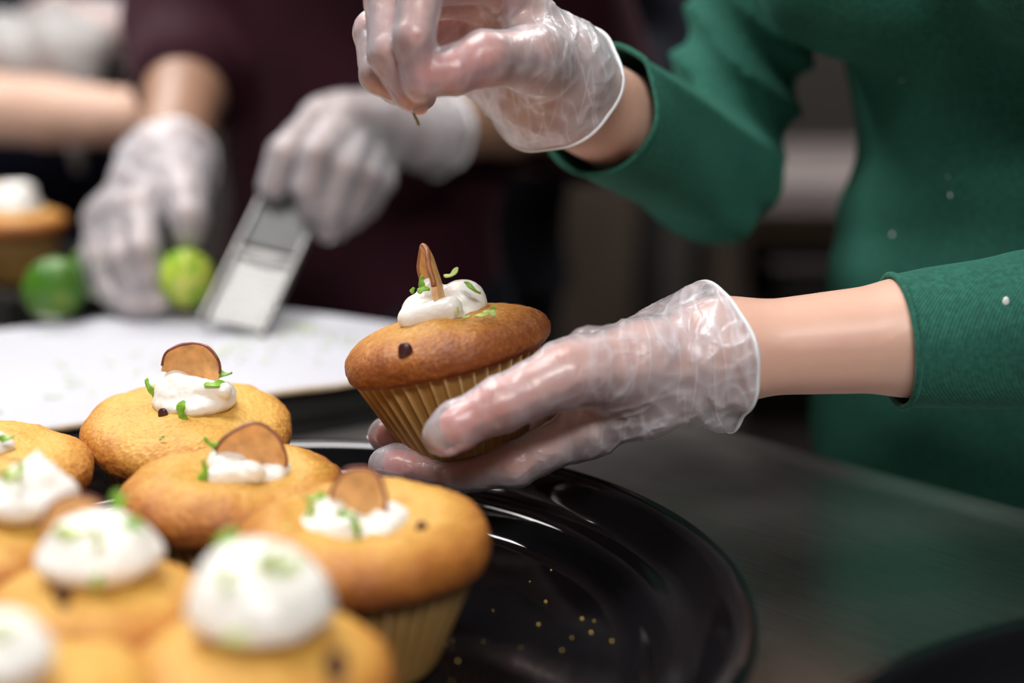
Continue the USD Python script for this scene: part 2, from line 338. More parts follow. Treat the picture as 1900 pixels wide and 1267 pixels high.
def lime(name, stops, sc):
    mat(name, {'tc': ('texture_coordinate', {}), 'n': ('noise_texture', {'scale': sc, 'detail': 3.0, 'distortion': 0.8}), 'r': ('rgb_ramp', {'ramp': stops}), 'n2': ('noise_texture', {'scale': 500.0}), 'b': ('bump', {'strength': 0.5, 'distance': 0.0005}),
               'p': ('principled_bsdf', {'roughness': 0.32})},
        [('tc.object', 'n.vector'), ('n.fac', 'r.fac'), ('r.color', 'p.base_color'), ('tc.object', 'n2.vector'), ('n2.fac', 'b.height'), ('b.normal', 'p.normal')])
lime('lime_green', [(0.3, (0.035, 0.13, 0.012)), (0.55, (0.065, 0.18, 0.012)), (0.75, (0.20, 0.25, 0.015))], 22.0)
lime('lime_zested', [(0.35, (0.15, 0.34, 0.015)), (0.48, (0.30, 0.48, 0.03)), (0.6, (0.60, 0.62, 0.10)), (0.75, (0.72, 0.74, 0.32))], 45.0)

# ------------------------------------------------------------------ the setting
N_OUT, ALONG = V(0.7071, 0.7071, 0), V(-0.7071, 0.7071, 0)      # out over the worktop's far edge, and along it away from the camera
EDGE = V(0.179, 0.78, 0)                                         # a point of that edge
def struct(name, mesh, m, **k): return tag(obj(name, mesh, m, **k), kind='structure')
struct('floor', box(0, 0.6, -0.02, 7, 7, 0.04), 'floor_tile')
struct('ceiling', box(0, 0.6, CEIL + 0.03, 7, 7, 0.06), 'ceiling_paint')
struct('wall_back', box(0, 4.1, CEIL / 2, 7, 0.08, CEIL), 'wall_paint')
struct('wall_front', box(0, -2.9, CEIL / 2, 7, 0.08, CEIL), 'wall_paint')
struct('wall_left', box(-3.5, 0.6, CEIL / 2, 0.08, 7, CEIL), 'wall_paint')
struct('wall_right', box(3.5, 0.6, CEIL / 2, 0.08, 7, CEIL), 'wall_paint')
for (p, s), side in zip(LAMPS, ('over the far edge of the worktop', 'over the left of the worktop', 'behind the camera', 'towards the back left of the kitchen')):
    L = thing('ceiling_lamp', 'flat rectangular ceiling lamp ' + side, 'lamp', loc((p[0], p[1], CEIL)))
    obj('housing', box(0, 0, -0.02, 1.25, 0.65, 0.036), 'steel_dull', L)
    obj('diffuser', box(0, 0, -0.041, 1.15, 0.55, 0.006), 'lamp', L)

# worktop: steel slab with a rounded, slightly raised edge, apron, legs and an undershelf
MT = np.eye(4); MT[:3, 0], MT[:3, 1], MT[:3, 3] = -ALONG, N_OUT, EDGE      # its frame: x towards the camera's right, y out over the far edge
wt = thing('worktop', 'brushed stainless steel worktop under the trays', 'table', MT)
W_, X0, X1 = 0.82, -1.9, 1.3
prof = [(-W_, 0.86), (-W_, 0.897), (-W_ + 0.004, 0.9), (-0.03, 0.9), (-0.022, 0.9006), (-0.014, 0.9028), (-0.006, 0.9036), (-0.001, 0.901), (0, 0.896), (0, 0.86)]
v = np.array([(x, y, z) for x in (X0, X1) for y, z in prof]); n = len(prof)
f = [(i, i + 1, n + i + 1) for i in range(n - 1)] + [(i, n + i + 1, n + i) for i in range(n - 1)]
f += [(n - 1, 0, n), (n - 1, n, 2 * n - 1)] + [(0, i + 1, i) for i in range(1, n - 1)] + [(n, n + i, n + i + 1) for i in range(1, n - 1)]
slab = trimesh.Trimesh(v, np.array(f)); slab.fix_normals()
obj('table_top', slab, 'steel', wt, smooth=25)
for x in (X0 + 0.06, X1 - 0.06):
    for y in (-W_ + 0.06, -0.06):
        obj('leg', cat([tube([(x, y, 0.02), (x, y, 0.86)], 0.02, 14), box(x, y, 0.012, 0.05, 0.05, 0.024)]), 'steel_dull', wt)
obj('undershelf', box((X0 + X1) / 2, -W_ / 2, 0.25, X1 - X0 - 0.06, W_ - 0.08, 0.03), 'steel_dull', wt)

# back of the kitchen: a tall brown cupboard and a prep counter with an open shelf and drawers
cb = thing('cupboard', 'tall dark brown cupboard standing left of the grey back counter', 'cupboard', loc((-0.06, 2.5, 0)))
obj('carcass', box(0, 0.22, 1.0, 0.66, 0.4, 2.0), 'dark_panel', cb)
for k, x in enumerate((-0.17, 0.135)):
    d = obj('door', box(x, 0.008, 1.03, 0.29, 0.02, 1.86), 'brown_panel', cb)
    obj('handle', tube([(x + (0.11, -0.11)[k], -0.004, 1.25), (x + (0.11, -0.11)[k], -0.03, 1.25), (x + (0.11, -0.11)[k], -0.03, 1.45), (x + (0.11, -0.11)[k], -0.004, 1.45)], 0.006), 'steel_dull', d)
pc = thing('back_counter', 'grey-topped back counter with dark open shelves behind the person in green', 'counter', loc((1.10, 2.25, 0)))
obj('counter_top', box(0, 0.3, 0.84, 1.5, 0.62, 0.05), 'grey_shelf', pc)
obj('apron', box(0, 0.06, 0.79, 1.46, 0.02, 0.05), 'tan_wood', pc)
obj('back_panel', box(0, 0.58, 0.42, 1.46, 0.02, 0.78), 'brown_panel', pc)
for z in (0.60, 0.28): obj('shelf', box(0, 0.3, z, 1.44, 0.54, 0.035), 'grey_shelf', pc)
for x in (-0.73, 0.0, 0.73): obj('upright', box(x, 0.28, 0.41, 0.03, 0.5, 0.8), 'brown_panel', pc)
for k, (x, z, w) in enumerate(((-0.53, 0.6175, 0.26), (-0.17, 0.6175, 0.22))):
    t = thing('baking_pan', ('wider', 'narrower')[k] + ' dark baking pan on the upper shelf of the back counter', 'pan', loc((1.10 + x, 2.49, z)))
    m = box(0, 0, 0.05, w, 0.34, 0.1, 0, 0.012)
    obj('body', m, 'dark_panel', t); obj('rim', box(0, 0, 0.1, w + 0.03, 0.37, 0.008), 'grey_shelf', t)

# ------------------------------------------------------------------ things on the worktop
T = TABLE
def round_tray(name, label, c, R):
    t = thing(name, label, 'tray', loc((c[0], c[1], T)))
    key = np.array([(R - .055, .0012), (R - .046, .002), (R - .014, .0165), (R - .004, .0212), (R, .0252), (R - .0007, .0284), (R - .0034, .0302), (R - .007, .0301), (R - .0105, .0283), (R - .0135, .0250), (R - .018, .0200), (R - .022, .0168), (R - .026, .0152), (R - .030, .0148),
                    (R - .034, .0142), (R - .038, .0126), (R - .0415, .0100), (R - .0445, .0073), (R - .048, .0053), (R - .054, .0043), (R - .070, .0040)])
    from scipy.interpolate import PchipInterpolator
    tt = np.r_[0, np.cumsum(np.linalg.norm(np.diff(key, axis=0), axis=1))]; q = np.linspace(0, tt[-1], 110)
    mid = np.stack([PchipInterpolator(tt, key[:, k])(q) for k in (0, 1)], 1)
    pr = [(.002, .0012), *mid, (.002, .0040)]
    obj('dish', lathe(pr, 200), 'black_tray', t, smooth=True)
    return t
TR1 = V(-0.1, 0.53, 0)
round_tray('serving_tray', 'glossy black round tray holding the cluster of muffins', TR1, 0.1965)
round_tray('serving_tray', 'empty black round tray cropped at the lower right corner', V(0.285, 0.282, 0), 0.24)

# upturned sheet pan with parchment
PF, PD = V(0.857, 0.515, 0), V(-0.515, 0.857, 0)
MP = np.eye(4); MP[:3, 0], MP[:3, 1], MP[:3, 3] = PF, PD, V(-0.28, 0.744, T)
pan = thing('baking_sheet', 'upturned black baking sheet under the white parchment', 'baking sheet', MP)
def rounded(x0, x1, y0, y1, r, n=6):
    return np.array([(cx + r * math.cos(a), cy + r * math.sin(a)) for cx, cy, a0 in ((x1 - r, y0 + r, -90), (x1 - r, y1 - r, 0), (x0 + r, y1 - r, 90), (x0 + r, y0 + r, 180)) for a in np.radians(a0 + np.linspace(0, 90, n))])
rings = [(0.012, 0.0), (0.012, 0.004), (0.006, 0.005), (0.0, 0.010), (-0.004, 0.022), (-0.008, 0.0255), (-0.02, 0.026)]
vv = []
for o, z in rings:
    q = rounded(-0.42 - o, 0.265 + o, 0.0 - o, 0.195 + o, 0.03 + o); vv.append(np.c_[q, np.full(len(q), z)])
k = len(vv[0]); vv = np.vstack(vv)
ff = grid_faces(len(rings), k, True)
vv = np.vstack([vv, [[-0.06, 0.13, 0.026]]]); ff = np.vstack([ff, [[(len(rings) - 1) * k + i, (len(rings) - 1) * k + (i + 1) % k, len(vv) - 1] for i in range(k)]])
m = trimesh.Trimesh(vv, ff); m.fix_normals()
obj('pan_body', m, 'pan', pan, smooth=40)
# parchment: its right end cut on the skew, edges a little curled
pp = thing('parchment', 'white sheet of parchment paper spread over the upturned baking sheet', 'paper', MP)
su, sw = np.meshgrid(np.linspace(0, 1, 70), np.linspace(0, 1, 40), indexing='ij')
w = -0.004 + sw * 0.25
s1 = 0.335 - 0.05 * (np.maximum(w, 0) / 0.1) ** 1.15
s = -0.40 + su * (s1 + 0.40)
far_left = np.clip((-0.02 - s) / 0.3, 0, 1)
z = 0.0272 + 0.0022 * meshkit.fbm(np.stack([s * 9, w * 9, 0 * s], -1), 3, 5) + 0.006 * np.clip((su - 0.93) / 0.07, 0, 1) ** 2
z = np.where(w < 0.0, z - 0.002 + 0.002 * meshkit.noise(np.stack([s * 25, 0 * s, 0 * s], -1), 3), z)
top = np.stack([s, w + 0.003 * (meshkit.noise(np.stack([s * 40, 0 * s, 0 * s], -1), 8) - 0.5) * (sw < 0.02), z], -1).reshape(-1, 3)
fc = grid_faces(70, 40)
bot = top - V(0, 0, 0.0006); N = len(top)
rim = np.r_[np.arange(40), np.arange(1, 70) * 40 + 39, 69 * 40 + np.arange(38, -1, -1), np.arange(68, 0, -1) * 40]
side = np.array([(rim[i], rim[(i + 1) % len(rim)], N + rim[i]) for i in range(len(rim))] + [(rim[(i + 1) % len(rim)], N + rim[(i + 1) % len(rim)], N + rim[i]) for i in range(len(rim))])
obj('sheet', trimesh.Trimesh(np.vstack([top, bot]), np.vstack([fc, fc[:, ::-1] + N, side]), process=False), 'paper', pp, smooth=50)
e = top.reshape(70, 40, 3)[:, 0] + V(0, -0.0006, -0.0008)
obj('browned_edge', tube(e, 0.0013 + 0.0006 * meshkit.noise(e * 60), 6), 'paper_edge', pp, label='browned rough front edge')
# ------------------------------------------------------------------ small garnish shapes
def ribbon(c, d, up, length, width, curl, seed=0, thick=0.0009):
    "a curled strip of peel centred on c along d"
    d = np.asarray(d, float) / np.linalg.norm(d); up = np.asarray(up, float); up = up - d * (up @ d); up /= np.linalg.norm(up)
    s = np.linspace(-0.5, 0.5, 11); side = np.cross(d, up)
    tw = 0.6 * math.sin(seed * 1.7)
    if abs(curl) > 1e-3: p = [c + d * (length * math.sin(curl * q) / curl) - up * (length * (1 - math.cos(curl * q)) / curl) for q in s]
    else: p = [c + d * length * q for q in s]
    p = np.array(p) + side * (0.1 * length * np.sin(s * 5 + seed))[:, None]
    t = np.gradient(p, axis=0); t /= np.linalg.norm(t, axis=1, keepdims=True)
    rows = []
    for k in range(len(s)):
        a = side * math.cos(tw * s[k] * 4) + up * math.sin(tw * s[k] * 4); a = a - t[k] * (a @ t[k]); a /= np.linalg.norm(a); b = np.cross(t[k], a)
        w = width * (0.35 + 0.65 * math.sqrt(max(0, 1 - (2 * s[k]) ** 4))) * (1 + 0.25 * math.sin(9 * s[k] + seed * 3)) / 2
        rows.append([p[k] + w * a * x + thick * b * y for x, y in ((1, 0), (0.75, 0.5), (0, 0.65), (-0.75, 0.5), (-1, 0), (-0.75, -0.5), (0, -0.4), (0.75, -0.5))])
    v = np.array(rows).reshape(-1, 3); f = grid_faces(11, 8, True)
    n = len(v); v = np.vstack([v, p[:1], p[-1:]]); q = np.arange(8); q2 = (q + 1) % 8
    f = np.vstack([f, np.stack([q2, q, np.full(8, n)], 1), np.stack([80 + q, 80 + q2, np.full(8, n + 1)], 1)])
    m = trimesh.Trimesh(v, f, process=False)
    if m.volume < 0: m.invert()
    return m

def apple_slice(o, right, up, R, h=None, bend=0.35, seed=1, thick=0.0016, warp=0.0016, boxy=1.0):
    "half-moon slice of dried apple standing on o, its round side up; returns flesh and the rind along the arc"
    right, up = np.asarray(right, float), np.asarray(up, float); right = right / np.linalg.norm(right); up = up - right * (up @ right); up /= np.linalg.norm(up)
    nrm = np.cross(right, up); h = h or R
    na, nr = 37, 10
    a = np.linspace(math.radians(2), math.radians(178), na); r = np.linspace(0, 1, nr)
    aa, rr = np.meshgrid(a, r, indexing='ij')
    wob = 1 + 0.06 * (meshkit.noise(np.stack([aa * 2.2, 0 * aa, 0 * aa + seed], -1), seed) - 0.5) * 2
    x, y = R * rr * np.sign(np.cos(aa)) * np.abs(np.cos(aa)) ** boxy * wob, h * rr * np.sin(aa) ** boxy * wob
    zz = bend * (x / R) ** 2 * R + warp * (meshkit.noise(np.stack([x * 110, y * 110, 0 * x + seed], -1), seed + 3) - 0.5) * 2 - 0.25 * bend * (y / h) ** 2 * R
    def pts(off): return o + x[..., None] * right + y[..., None] * up + (zz + off)[..., None] * nrm
    P1, P2 = pts(thick / 2), pts(-thick / 2)
    f = grid_faces(na, nr); n = na * nr
    rim = np.r_[np.arange(na) * nr + nr - 1]; low1 = np.arange(nr); low2 = (na - 1) * nr + np.arange(nr)
    S = []
    for ch in (rim, low1[::-1], low2): S += [(ch[i], ch[i + 1], n + ch[i]) for i in range(len(ch) - 1)] + [(ch[i + 1], n + ch[i + 1], n + ch[i]) for i in range(len(ch) - 1)]
    m = trimesh.Trimesh(np.vstack([P1.reshape(-1, 3), P2.reshape(-1, 3)]), np.vstack([f, f[:, ::-1] + n, S]), process=False)
    arc = (P1[:, -1] + P2[:, -1]) / 2
    return m, tube(arc[3:-1], thick * 0.52, 8)

def blobs(parts, k, h, lo=None, hi=None, seed=0, rough=0.0006):
    "cream: ellipsoids (c, r[, R]) and rolls (a, b, ra, rb) blended into one lump"
    pts = np.array([q for p in parts for q in ([p[0]] if len(p) < 4 else [p[0], p[1]])]); rm = max(np.max(p[1]) if len(p) < 4 else max(p[2], p[3]) for p in parts)
    lo, hi = pts.min(0) - rm - 0.004, pts.max(0) + rm + 0.004
    def f(P):
        d = None
        for p in parts:
            e = cap(P, *p) if len(p) == 4 else ell(P, *p)
            d = e if d is None else smin(d, e, k)
        return d
    m = nets(f, lo, hi, h, 0.002, 4)
    m.vertices = m.vertices + normals(m) * (rough * (meshkit.fbm(m.vertices * 170, 3, seed) - 0.5) * 2)[:, None]
    return m

# ------------------------------------------------------------------ muffins
def muffin(name, label, base, up=(0, 0, 1), R=0.0495, seed=1, hollow=0.0, hollow_r=0.02, hollow_at=(0, 0), ridge=0.0, tall=1.0, bake=0.0, group='garnished muffins', liner_top=0.0425, pitch=0):
    M = np.eye(4); M[:3, :3] = frame(up); M[:3, 3] = base
    t = thing(name, label, 'muffin', M, group)
    s = R / 0.0495
    key = np.array([(.030, .0405), (.0395, .0415), (.0455, .0425), (.0488, .0452), (.0497, .0492), (.0488, .0532), (.0455, .0570), (.040, .0602), (.032, .0628), (.022, .0645), (.011, .0655), (0.0004, .0658)])
    tt = np.r_[0, np.cumsum(np.linalg.norm(np.diff(key, axis=0), axis=1))]
    q = np.linspace(0, tt[-1], 64)
    from scipy.interpolate import PchipInterpolator
    pr = np.stack([PchipInterpolator(tt, key[:, i])(q) for i in (0, 1)], 1)
    seg = 168; a = np.arange(seg) * 2 * np.pi / seg
    r = pr[:, :1] * s * np.ones(seg); z = (0.0405 + (pr[:, 1:2] - 0.0405) * tall) * np.ones(seg)
    ca, sa = np.cos(a)[None], np.sin(a)[None]
    edge = np.clip((r / s - 0.02) / 0.03, 0, 1)
    r = r * (1 + edge * 0.075 * (meshkit.fbm(np.stack([ca * 1.3 + 0 * r, sa * 1.3 + 0 * r, 0 * r + seed * 7.3], -1), 3, seed) - 0.5) * 2)
    x, y = r * ca, r * sa
    g = np.exp(-(((x - hollow_at[0]) ** 2 + (y - hollow_at[1]) ** 2) / hollow_r ** 2) ** 1.6)
    topm = np.clip((z - 0.048) / 0.008, 0, 1)
    z = z - hollow * g * topm + topm * ridge * np.exp(-((np.hypot(x, y) - hollow_r * 1.25) / 0.007) ** 2)
    z = z + 0.0062 * (meshkit.fbm(np.stack([x * 42, y * 42, 0 * x + seed * 3.1], -1), 3, seed + 2) - 0.5) * np.clip((z - 0.041) / 0.012, 0.25, 1)
    v = np.stack([x, y, z], -1)
    v = v + 0.0011 * (meshkit.fbm(v * 260, 3, seed + 5) - 0.5)[..., None] * V(1, 1, 1)
    rr = np.hypot(x, y) / R
    bk = np.clip((rr - 0.52) / 0.55, 0, 1) ** 1.5 * 0.85 + np.clip((0.052 - z) / 0.009, 0, 1) * 0.45 + bake + 0.22 * (meshkit.fbm(np.stack([x * 30, y * 30, 0 * x + seed], -1), 3, seed + 9) - 0.5)
    obj('muffin_top', trimesh.Trimesh(v.reshape(-1, 3), grid_faces(64, seg, True)[:, ::-1], process=False), 'crumb', t, smooth=True, attr={'bake': np.clip(bk, 0, 1).ravel()})
    # pleated paper case
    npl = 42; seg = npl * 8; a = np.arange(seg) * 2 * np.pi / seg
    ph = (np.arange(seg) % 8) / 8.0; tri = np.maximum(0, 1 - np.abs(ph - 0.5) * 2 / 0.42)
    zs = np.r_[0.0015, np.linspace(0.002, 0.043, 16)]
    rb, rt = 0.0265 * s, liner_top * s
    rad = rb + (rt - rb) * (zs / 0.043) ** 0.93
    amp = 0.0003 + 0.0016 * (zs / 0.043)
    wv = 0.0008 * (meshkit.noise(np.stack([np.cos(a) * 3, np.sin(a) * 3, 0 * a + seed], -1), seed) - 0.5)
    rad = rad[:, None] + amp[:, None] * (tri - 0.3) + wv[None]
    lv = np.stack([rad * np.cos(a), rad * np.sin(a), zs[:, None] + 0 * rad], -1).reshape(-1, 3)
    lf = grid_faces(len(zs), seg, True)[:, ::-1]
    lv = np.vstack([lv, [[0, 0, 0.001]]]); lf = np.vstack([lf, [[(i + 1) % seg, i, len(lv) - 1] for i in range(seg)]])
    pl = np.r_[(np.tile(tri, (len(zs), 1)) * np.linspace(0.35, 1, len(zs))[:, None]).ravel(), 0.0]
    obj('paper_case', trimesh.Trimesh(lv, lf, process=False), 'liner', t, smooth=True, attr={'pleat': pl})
    return t, M

def chips(t, M, spots, r=0.0035):
    for i, p in enumerate(spots):
        m = trimesh.creation.icosphere(3, r); m.vertices = m.vertices * V(1, 0.42, 1.35) * (1 + 0.35 * (meshkit.noise(m.vertices * 300, i) - 0.5))[:, None]; m.apply_translation(p)
        obj('chocolate_chip', m, 'chocolate', t, M=M, smooth=True)
def zests(t, M, L):
    for i, (p, d, up, ln, w, cu, pale) in enumerate(L):
        obj('lime_zest', ribbon(p, d, up, ln, w, cu, i + 1), 'zest_pale' if pale else 'zest', t, M=M, smooth=40)
def chip_slice(t, M, *a, rind='apple_skin', **k):
    fl, sk = apple_slice(*a, **k)
    p = obj('apple_chip', fl, 'apple', t, M=M, smooth=40)
    obj('rind', sk, rind, p, M=M, smooth=True)
def px(n, d): return n * d / FPX      # n photo pixels at depth d, in metres
def stand(u, d, z):
    "point at height z above the worktop, d deep, in photo column u"
    k = (T + z - CAM[2] + d * math.sin(PITCH)) / math.cos(PITCH)
    return CAM + d * FWD + k * UP + (u - 950) / FPX * d * RT
FLOOR = 0.0042
def on_tray(u, d):
    p = stand(u, d, FLOOR + 0.0505); p[2] = T + FLOOR; return p
UZ = V(0, 0, 1)
def E_(u, v, d, rx, ry, ry_depth=None):
    "an ellipsoid of cream seen at (u, v), half-sizes in photo pixels"
    a, b = px(rx, d), px(ry, d)
    return (A(u, v, d), V(a, ry_depth if ry_depth else a * 0.9, b))
def Rl(u, v, d, u2, v2, d2, r1, r2): return (A(u, v, d), A(u2, v2, d2), px(r1, d), px(r2, d2))
def cream(t, M, parts, k=0.004, h=0.0009, seed=1, rough=0.0008):
    obj('cream', blobs(parts, k, h, seed=seed, rough=rough), 'cream', t, M=M, smooth=True)
def Z(u, v, d, du, dv, ln, w=0.0024, cu=0.9, pale=False, up=(0, -0.6, 0.8)):
    return (A(u, v, d), du * RT + dv * UZ + 0.15 * FWD, V(*up), ln, w, cu, pale)

# the muffin in the hand
HU = 0.99 * (-0.235 * RT + 0.972 * UP) - 0.14 * FWD; HU /= np.linalg.norm(HU)
HB = A(826, 645, 0.67) - HU * 0.0495
hm, HM = muffin('muffin', 'muffin with cream and apple chip held up in the gloved hand', HB, HU, 0.0500, seed=3, bake=0.30, liner_top=0.0435, group=None)
d = 0.668
cream(hm, HM, [E_(858, 562, d, 46, 44), E_(780, 572, d - .004, 34, 26, 0.010), Rl(757, 590, d - .012, 836, 572, d - .016, 20, 23), E_(812, 586, d, 72, 22, 0.017), E_(800, 545, d, 24, 32, .008), E_(850, 590, d - .006, 48, 16, .014)], 0.0035, 0.0008, 4, 0.0005)
chip_slice(hm, HM, A(822, 553, 0.662), 0.30 * RT - 0.95 * FWD, 0.955 * UP - 0.42 * RT, 0.0105, 0.0255, 0.5, seed=4, thick=0.0026, rind='apple_edge')
chips(hm, HM, [A(753, 655, 0.6250)], 0.0036)
zests(hm, HM, [Z(878, 533, .651, .8, -.5, .0095, .0020, 1.1), Z(838, 507, .668, .9, .5, .008, .0026, -.8, True), Z(782, 527, .655, .3, 1, .0075, .003, .5), Z(786, 537, .652, 1, .1, .006, .003, .9), Z(766, 539, .653, .2, 1, .003, .002, 0),
               Z(908, 580, .640, 1, .1, .006, .003, .6, True), Z(893, 584, .637, .8, .3, .006, .002, .8, True), Z(866, 587, .634, 1, .1, .004, .0016, .4, True), Z(849, 577, .6435, .2, 1, .004, .0012, .5, True), Z(915, 577, .642, .4, .9, .004, .002, .5)])

def tray_muffin(label, u, d, R, lift=0.0, lean=0.0, **k):
    "lift, lean: those near the rim of the tray stand on its sloping shoulder and lean in towards its middle"
    b = on_tray(u, d); b[2] += lift; c = TR1 - b; c[2] = 0; c /= np.linalg.norm(c)
    return muffin('muffin', label, b, UZ * math.cos(lean) + c * math.sin(lean), R=R, **k)
# back row, in focus
t, M = tray_muffin('smooth domed muffin at the back of the tray, beside the white parchment', 347, 0.689, 0.0500, 0.004, 0.12, seed=11, bake=-0.18)
d = .677
cream(t, M, [E_(360, 743, d, 77, 27), E_(345, 722, d, 58, 26), E_(322, 704, d, 25, 20, .007), Rl(330, 712, d - .006, 415, 725, d - .010, 18, 16), E_(408, 730, d, 28, 26, .009)], 0.0035, 0.0008, 2)
chip_slice(t, M, A(352, 702, .678), RT - 0.30 * UZ, UZ + .30 * RT - 0.1 * FWD, 0.0135, 0.0175, 0.35, seed=7, boxy=.62)
chips(t, M, [A(303, 770, .660)], 0.0026)
zests(t, M, [Z(413, 692, .676, 1, .1, .0085, .0036, .9), Z(398, 711, .664, 1, .0, .0095, .0036, 1.0), Z(279, 722, .674, -.15, 1, .011, .003, 1.2), Z(338, 763, .656, .15, 1, .010, .0042, .8), Z(255, 800, .652, 1, .2, .003, .0012, 0, True), Z(300, 812, .643, .6, .8, .003, .0012, 0, True)])
t, M = tray_muffin('muffin with a sunken split top in the middle of the cluster', 436, 0.606, 0.0478, seed=23, hollow=0.0075, hollow_r=0.024, hollow_at=(0.006, -0.006), ridge=0.001, bake=0.02)
d = .606
cream(t, M, [E_(425, 862, d, 40, 30, .010), Rl(400, 888, d - .008, 470, 876, d - .010, 20, 22), E_(505, 880, d, 34, 24, .009), E_(450, 882, d, 62, 20, .012), E_(412, 842, d, 18, 14, .004), E_(522, 870, d, 16, 16, .005)], 0.0022, 0.0008, 5, 0.0012)
chip_slice(t, M, A(468, 858, .606), RT - 0.33 * UZ, UZ + .3 * RT - .15 * FWD, 0.0150, 0.0180, 0.25, seed=9)
zests(t, M, [Z(374, 880, .594, .08, 1, .013, .0036, .7), Z(398, 822, .606, 1, -.2, .011, .0026, -1.8), Z(512, 846, .606, 1, .2, .007, .002, .6, True), Z(395, 829, .6, .5, -.8, .004, .002, .5)])
t, M = tray_muffin('large muffin at the right front of the cluster, over the empty side of the tray', 676, 0.552, 0.0505, seed=37, hollow=0.0075, hollow_r=0.027, hollow_at=(0.000, -0.006), ridge=0.001, tall=1.08, bake=0.04)
d = .552
cream(t, M, [E_(598, 968, d - .004, 40, 34, .012), Rl(560, 990, d - .010, 650, 985, d - .018, 24, 24), E_(722, 965, d - .004, 38, 28, .012), E_(650, 985, d - .006, 96, 26, .018), E_(618, 940, d, 24, 20, .007)], 0.0025, 0.0009, 6, 0.0012)
chip_slice(t, M, A(668, 948, .550), RT - 0.35 * UZ - .3 * FWD, UZ + .35 * RT - .1 * FWD, 0.0115, 0.0175, 0.4, seed=13, boxy=.8)
chips(t, M, [A(783, 983, .532)], 0.0027)
zests(t, M, [Z(573, 945, .54, -.2, 1, .011, .004, .6, True), Z(590, 920, .548, 1, .2, .006, .003, .7), Z(660, 975, .528, .1, 1, .009, .003, .6), Z(530, 990, .53, .3, .9, .006, .003, .5, True), Z(640, 955, .53, 1, .1, .006, .003, .4)])
t, M = tray_muffin('muffin cropped by the left edge of the picture, next to the parchment', -50, 0.630, 0.0490, 0.002, 0.06, seed=41, bake=-0.08)
d = .615
cream(t, M, [E_(-20, 828, d, 45, 26), E_(-35, 812, d, 34, 22)], 0.003, 0.001, 7)
zests(t, M, [Z(10, 812, .605, 1, .2, .007, .003, .8)])
# front, out of focus
t, M = tray_muffin('blurred muffin at the left edge with a peaked dollop of cream', -8, 0.542, 0.0415, seed=53, bake=0.0)
d = .538
cream(t, M, [E_(50, 925, d, 92, 42), E_(62, 893, d, 55, 40), Rl(64, 880, d, 70, 842, d, 22, 8), E_(118, 915, d, 26, 28)], 0.004, 0.0010, 8)
zests(t, M, [Z(20, 880, .525, 1, .3, .009, .005, .8, True), Z(35, 872, .527, .4, .9, .007, .003, .8, True)])
t, M = tray_muffin('blurred lower-left muffin with a smooth oval dollop and a chocolate chip in front', 175, 0.484, 0.0430, seed=61, bake=0.05)
d = .482
cream(t, M, [E_(185, 1030, d, 118, 46), E_(185, 1000, d, 92, 42), E_(175, 985, d, 60, 30)], 0.005, 0.0011, 9)
chip_slice(t, M, A(150, 975, .494), RT, UZ - .2 * FWD, 0.0130, 0.0115, 0.3, seed=17)
chips(t, M, [A(117, 1105, .449)], 0.0030)
zests(t, M, [Z(130, 985, .47, 1, .2, .012, .004, .8, True), Z(215, 935, .50, .3, .9, .010, .005, .8), Z(180, 1000, .46, .2, 1, .010, .003, .8, True), Z(180, 1078, .452, .3, .6, .006, .003, .5), Z(250, 975, .475, 1, -.3, .008, .004, .4)])
t, M = tray_muffin('strongly blurred muffin at the bottom of the picture under the largest white dollop', 474, 0.440, 0.0440, seed=71, bake=0.05, tall=1.05)
d = .437
cream(t, M, [E_(484, 1125, d, 138, 62), E_(482, 1085, d, 120, 58), E_(470, 1052, d, 86, 44)], 0.006, 0.0012, 10)
chips(t, M, [A(625, 1235, .405)], 0.0036)
zests(t, M, [Z(500, 1035, .42, .5, .8, .011, .005, .8, True), Z(530, 1050, .42, 1, .2, .009, .004, .8, True), Z(420, 1075, .41, .5, .8, .008, .004, .8, True), Z(420, 1000, .44, 1, .4, .008, .004, .8), Z(440, 1185, .40, 1, .1, .008, .003, .3, True)])
t, M = tray_muffin('blurred muffin cropped by the lower left corner of the picture', 20, 0.408, 0.0415, 0.007, 0.12, seed=83, bake=0.0)
d = .394
cream(t, M, [E_(0, 1218, d, 100, 58), E_(-10, 1180, d, 72, 46)], 0.005, 0.0012, 11)
zests(t, M, [Z(0, 1165, .378, 1, .2, .009, .004, .8, True)])

# a few crumbs and zest specks fallen on the dish
rng = np.random.default_rng(8)
L = []
for k in range(46):
    a, r = rng.uniform(-0.9, 1.3), rng.uniform(0.02, 0.15)
    m = trimesh.creation.icosphere(1, rng.uniform(0.00025, 0.0007)); m.apply_translation((TR1[0] + 0.02 + r * math.cos(a), TR1[1] + r * math.sin(a), T + 0.0044)); L.append(m)
obj('crumbs', cat(L), 'crumbs', label='tiny yellow crumbs scattered on the empty side of the black tray', cat='crumbs', kind='stuff')

# limes, grater, zest on the parchment
def lime_mesh(r, axis, seed):
    m = trimesh.creation.icosphere(5, 1.0); v = np.array(m.vertices)
    tip = 0.16 * np.exp(-((1 - v[:, 2]) / 0.06)) + 0.08 * np.exp(-((1 + v[:, 2]) / 0.05))
    v = v * (1 + tip + 0.03 * (meshkit.noise(v * 3, seed) - .5))[:, None] * V(1, 1, 1.1)
    m.vertices = (v * r) @ frame(axis).T
    return m
PZ = 0.0285
def put_lime(label, u, v_bottom, d, r, axis, material):
    p = stand(u, d, PZ + r * 1.0)
    t = thing('lime', label, 'lime', loc(p)); obj('fruit', lime_mesh(r, axis, int(u)), material, t, smooth=True)
    return p
put_lime('whole green lime on the far left of the parchment', 100, 595, 1.035, 0.0222, (0.5, -0.5, 0.75), 'lime_green')
put_lime('green lime half hidden behind the gloved hand on the parchment', 185, 595, 1.105, 0.0215, (-0.6, 0.3, 0.2), 'lime_green')
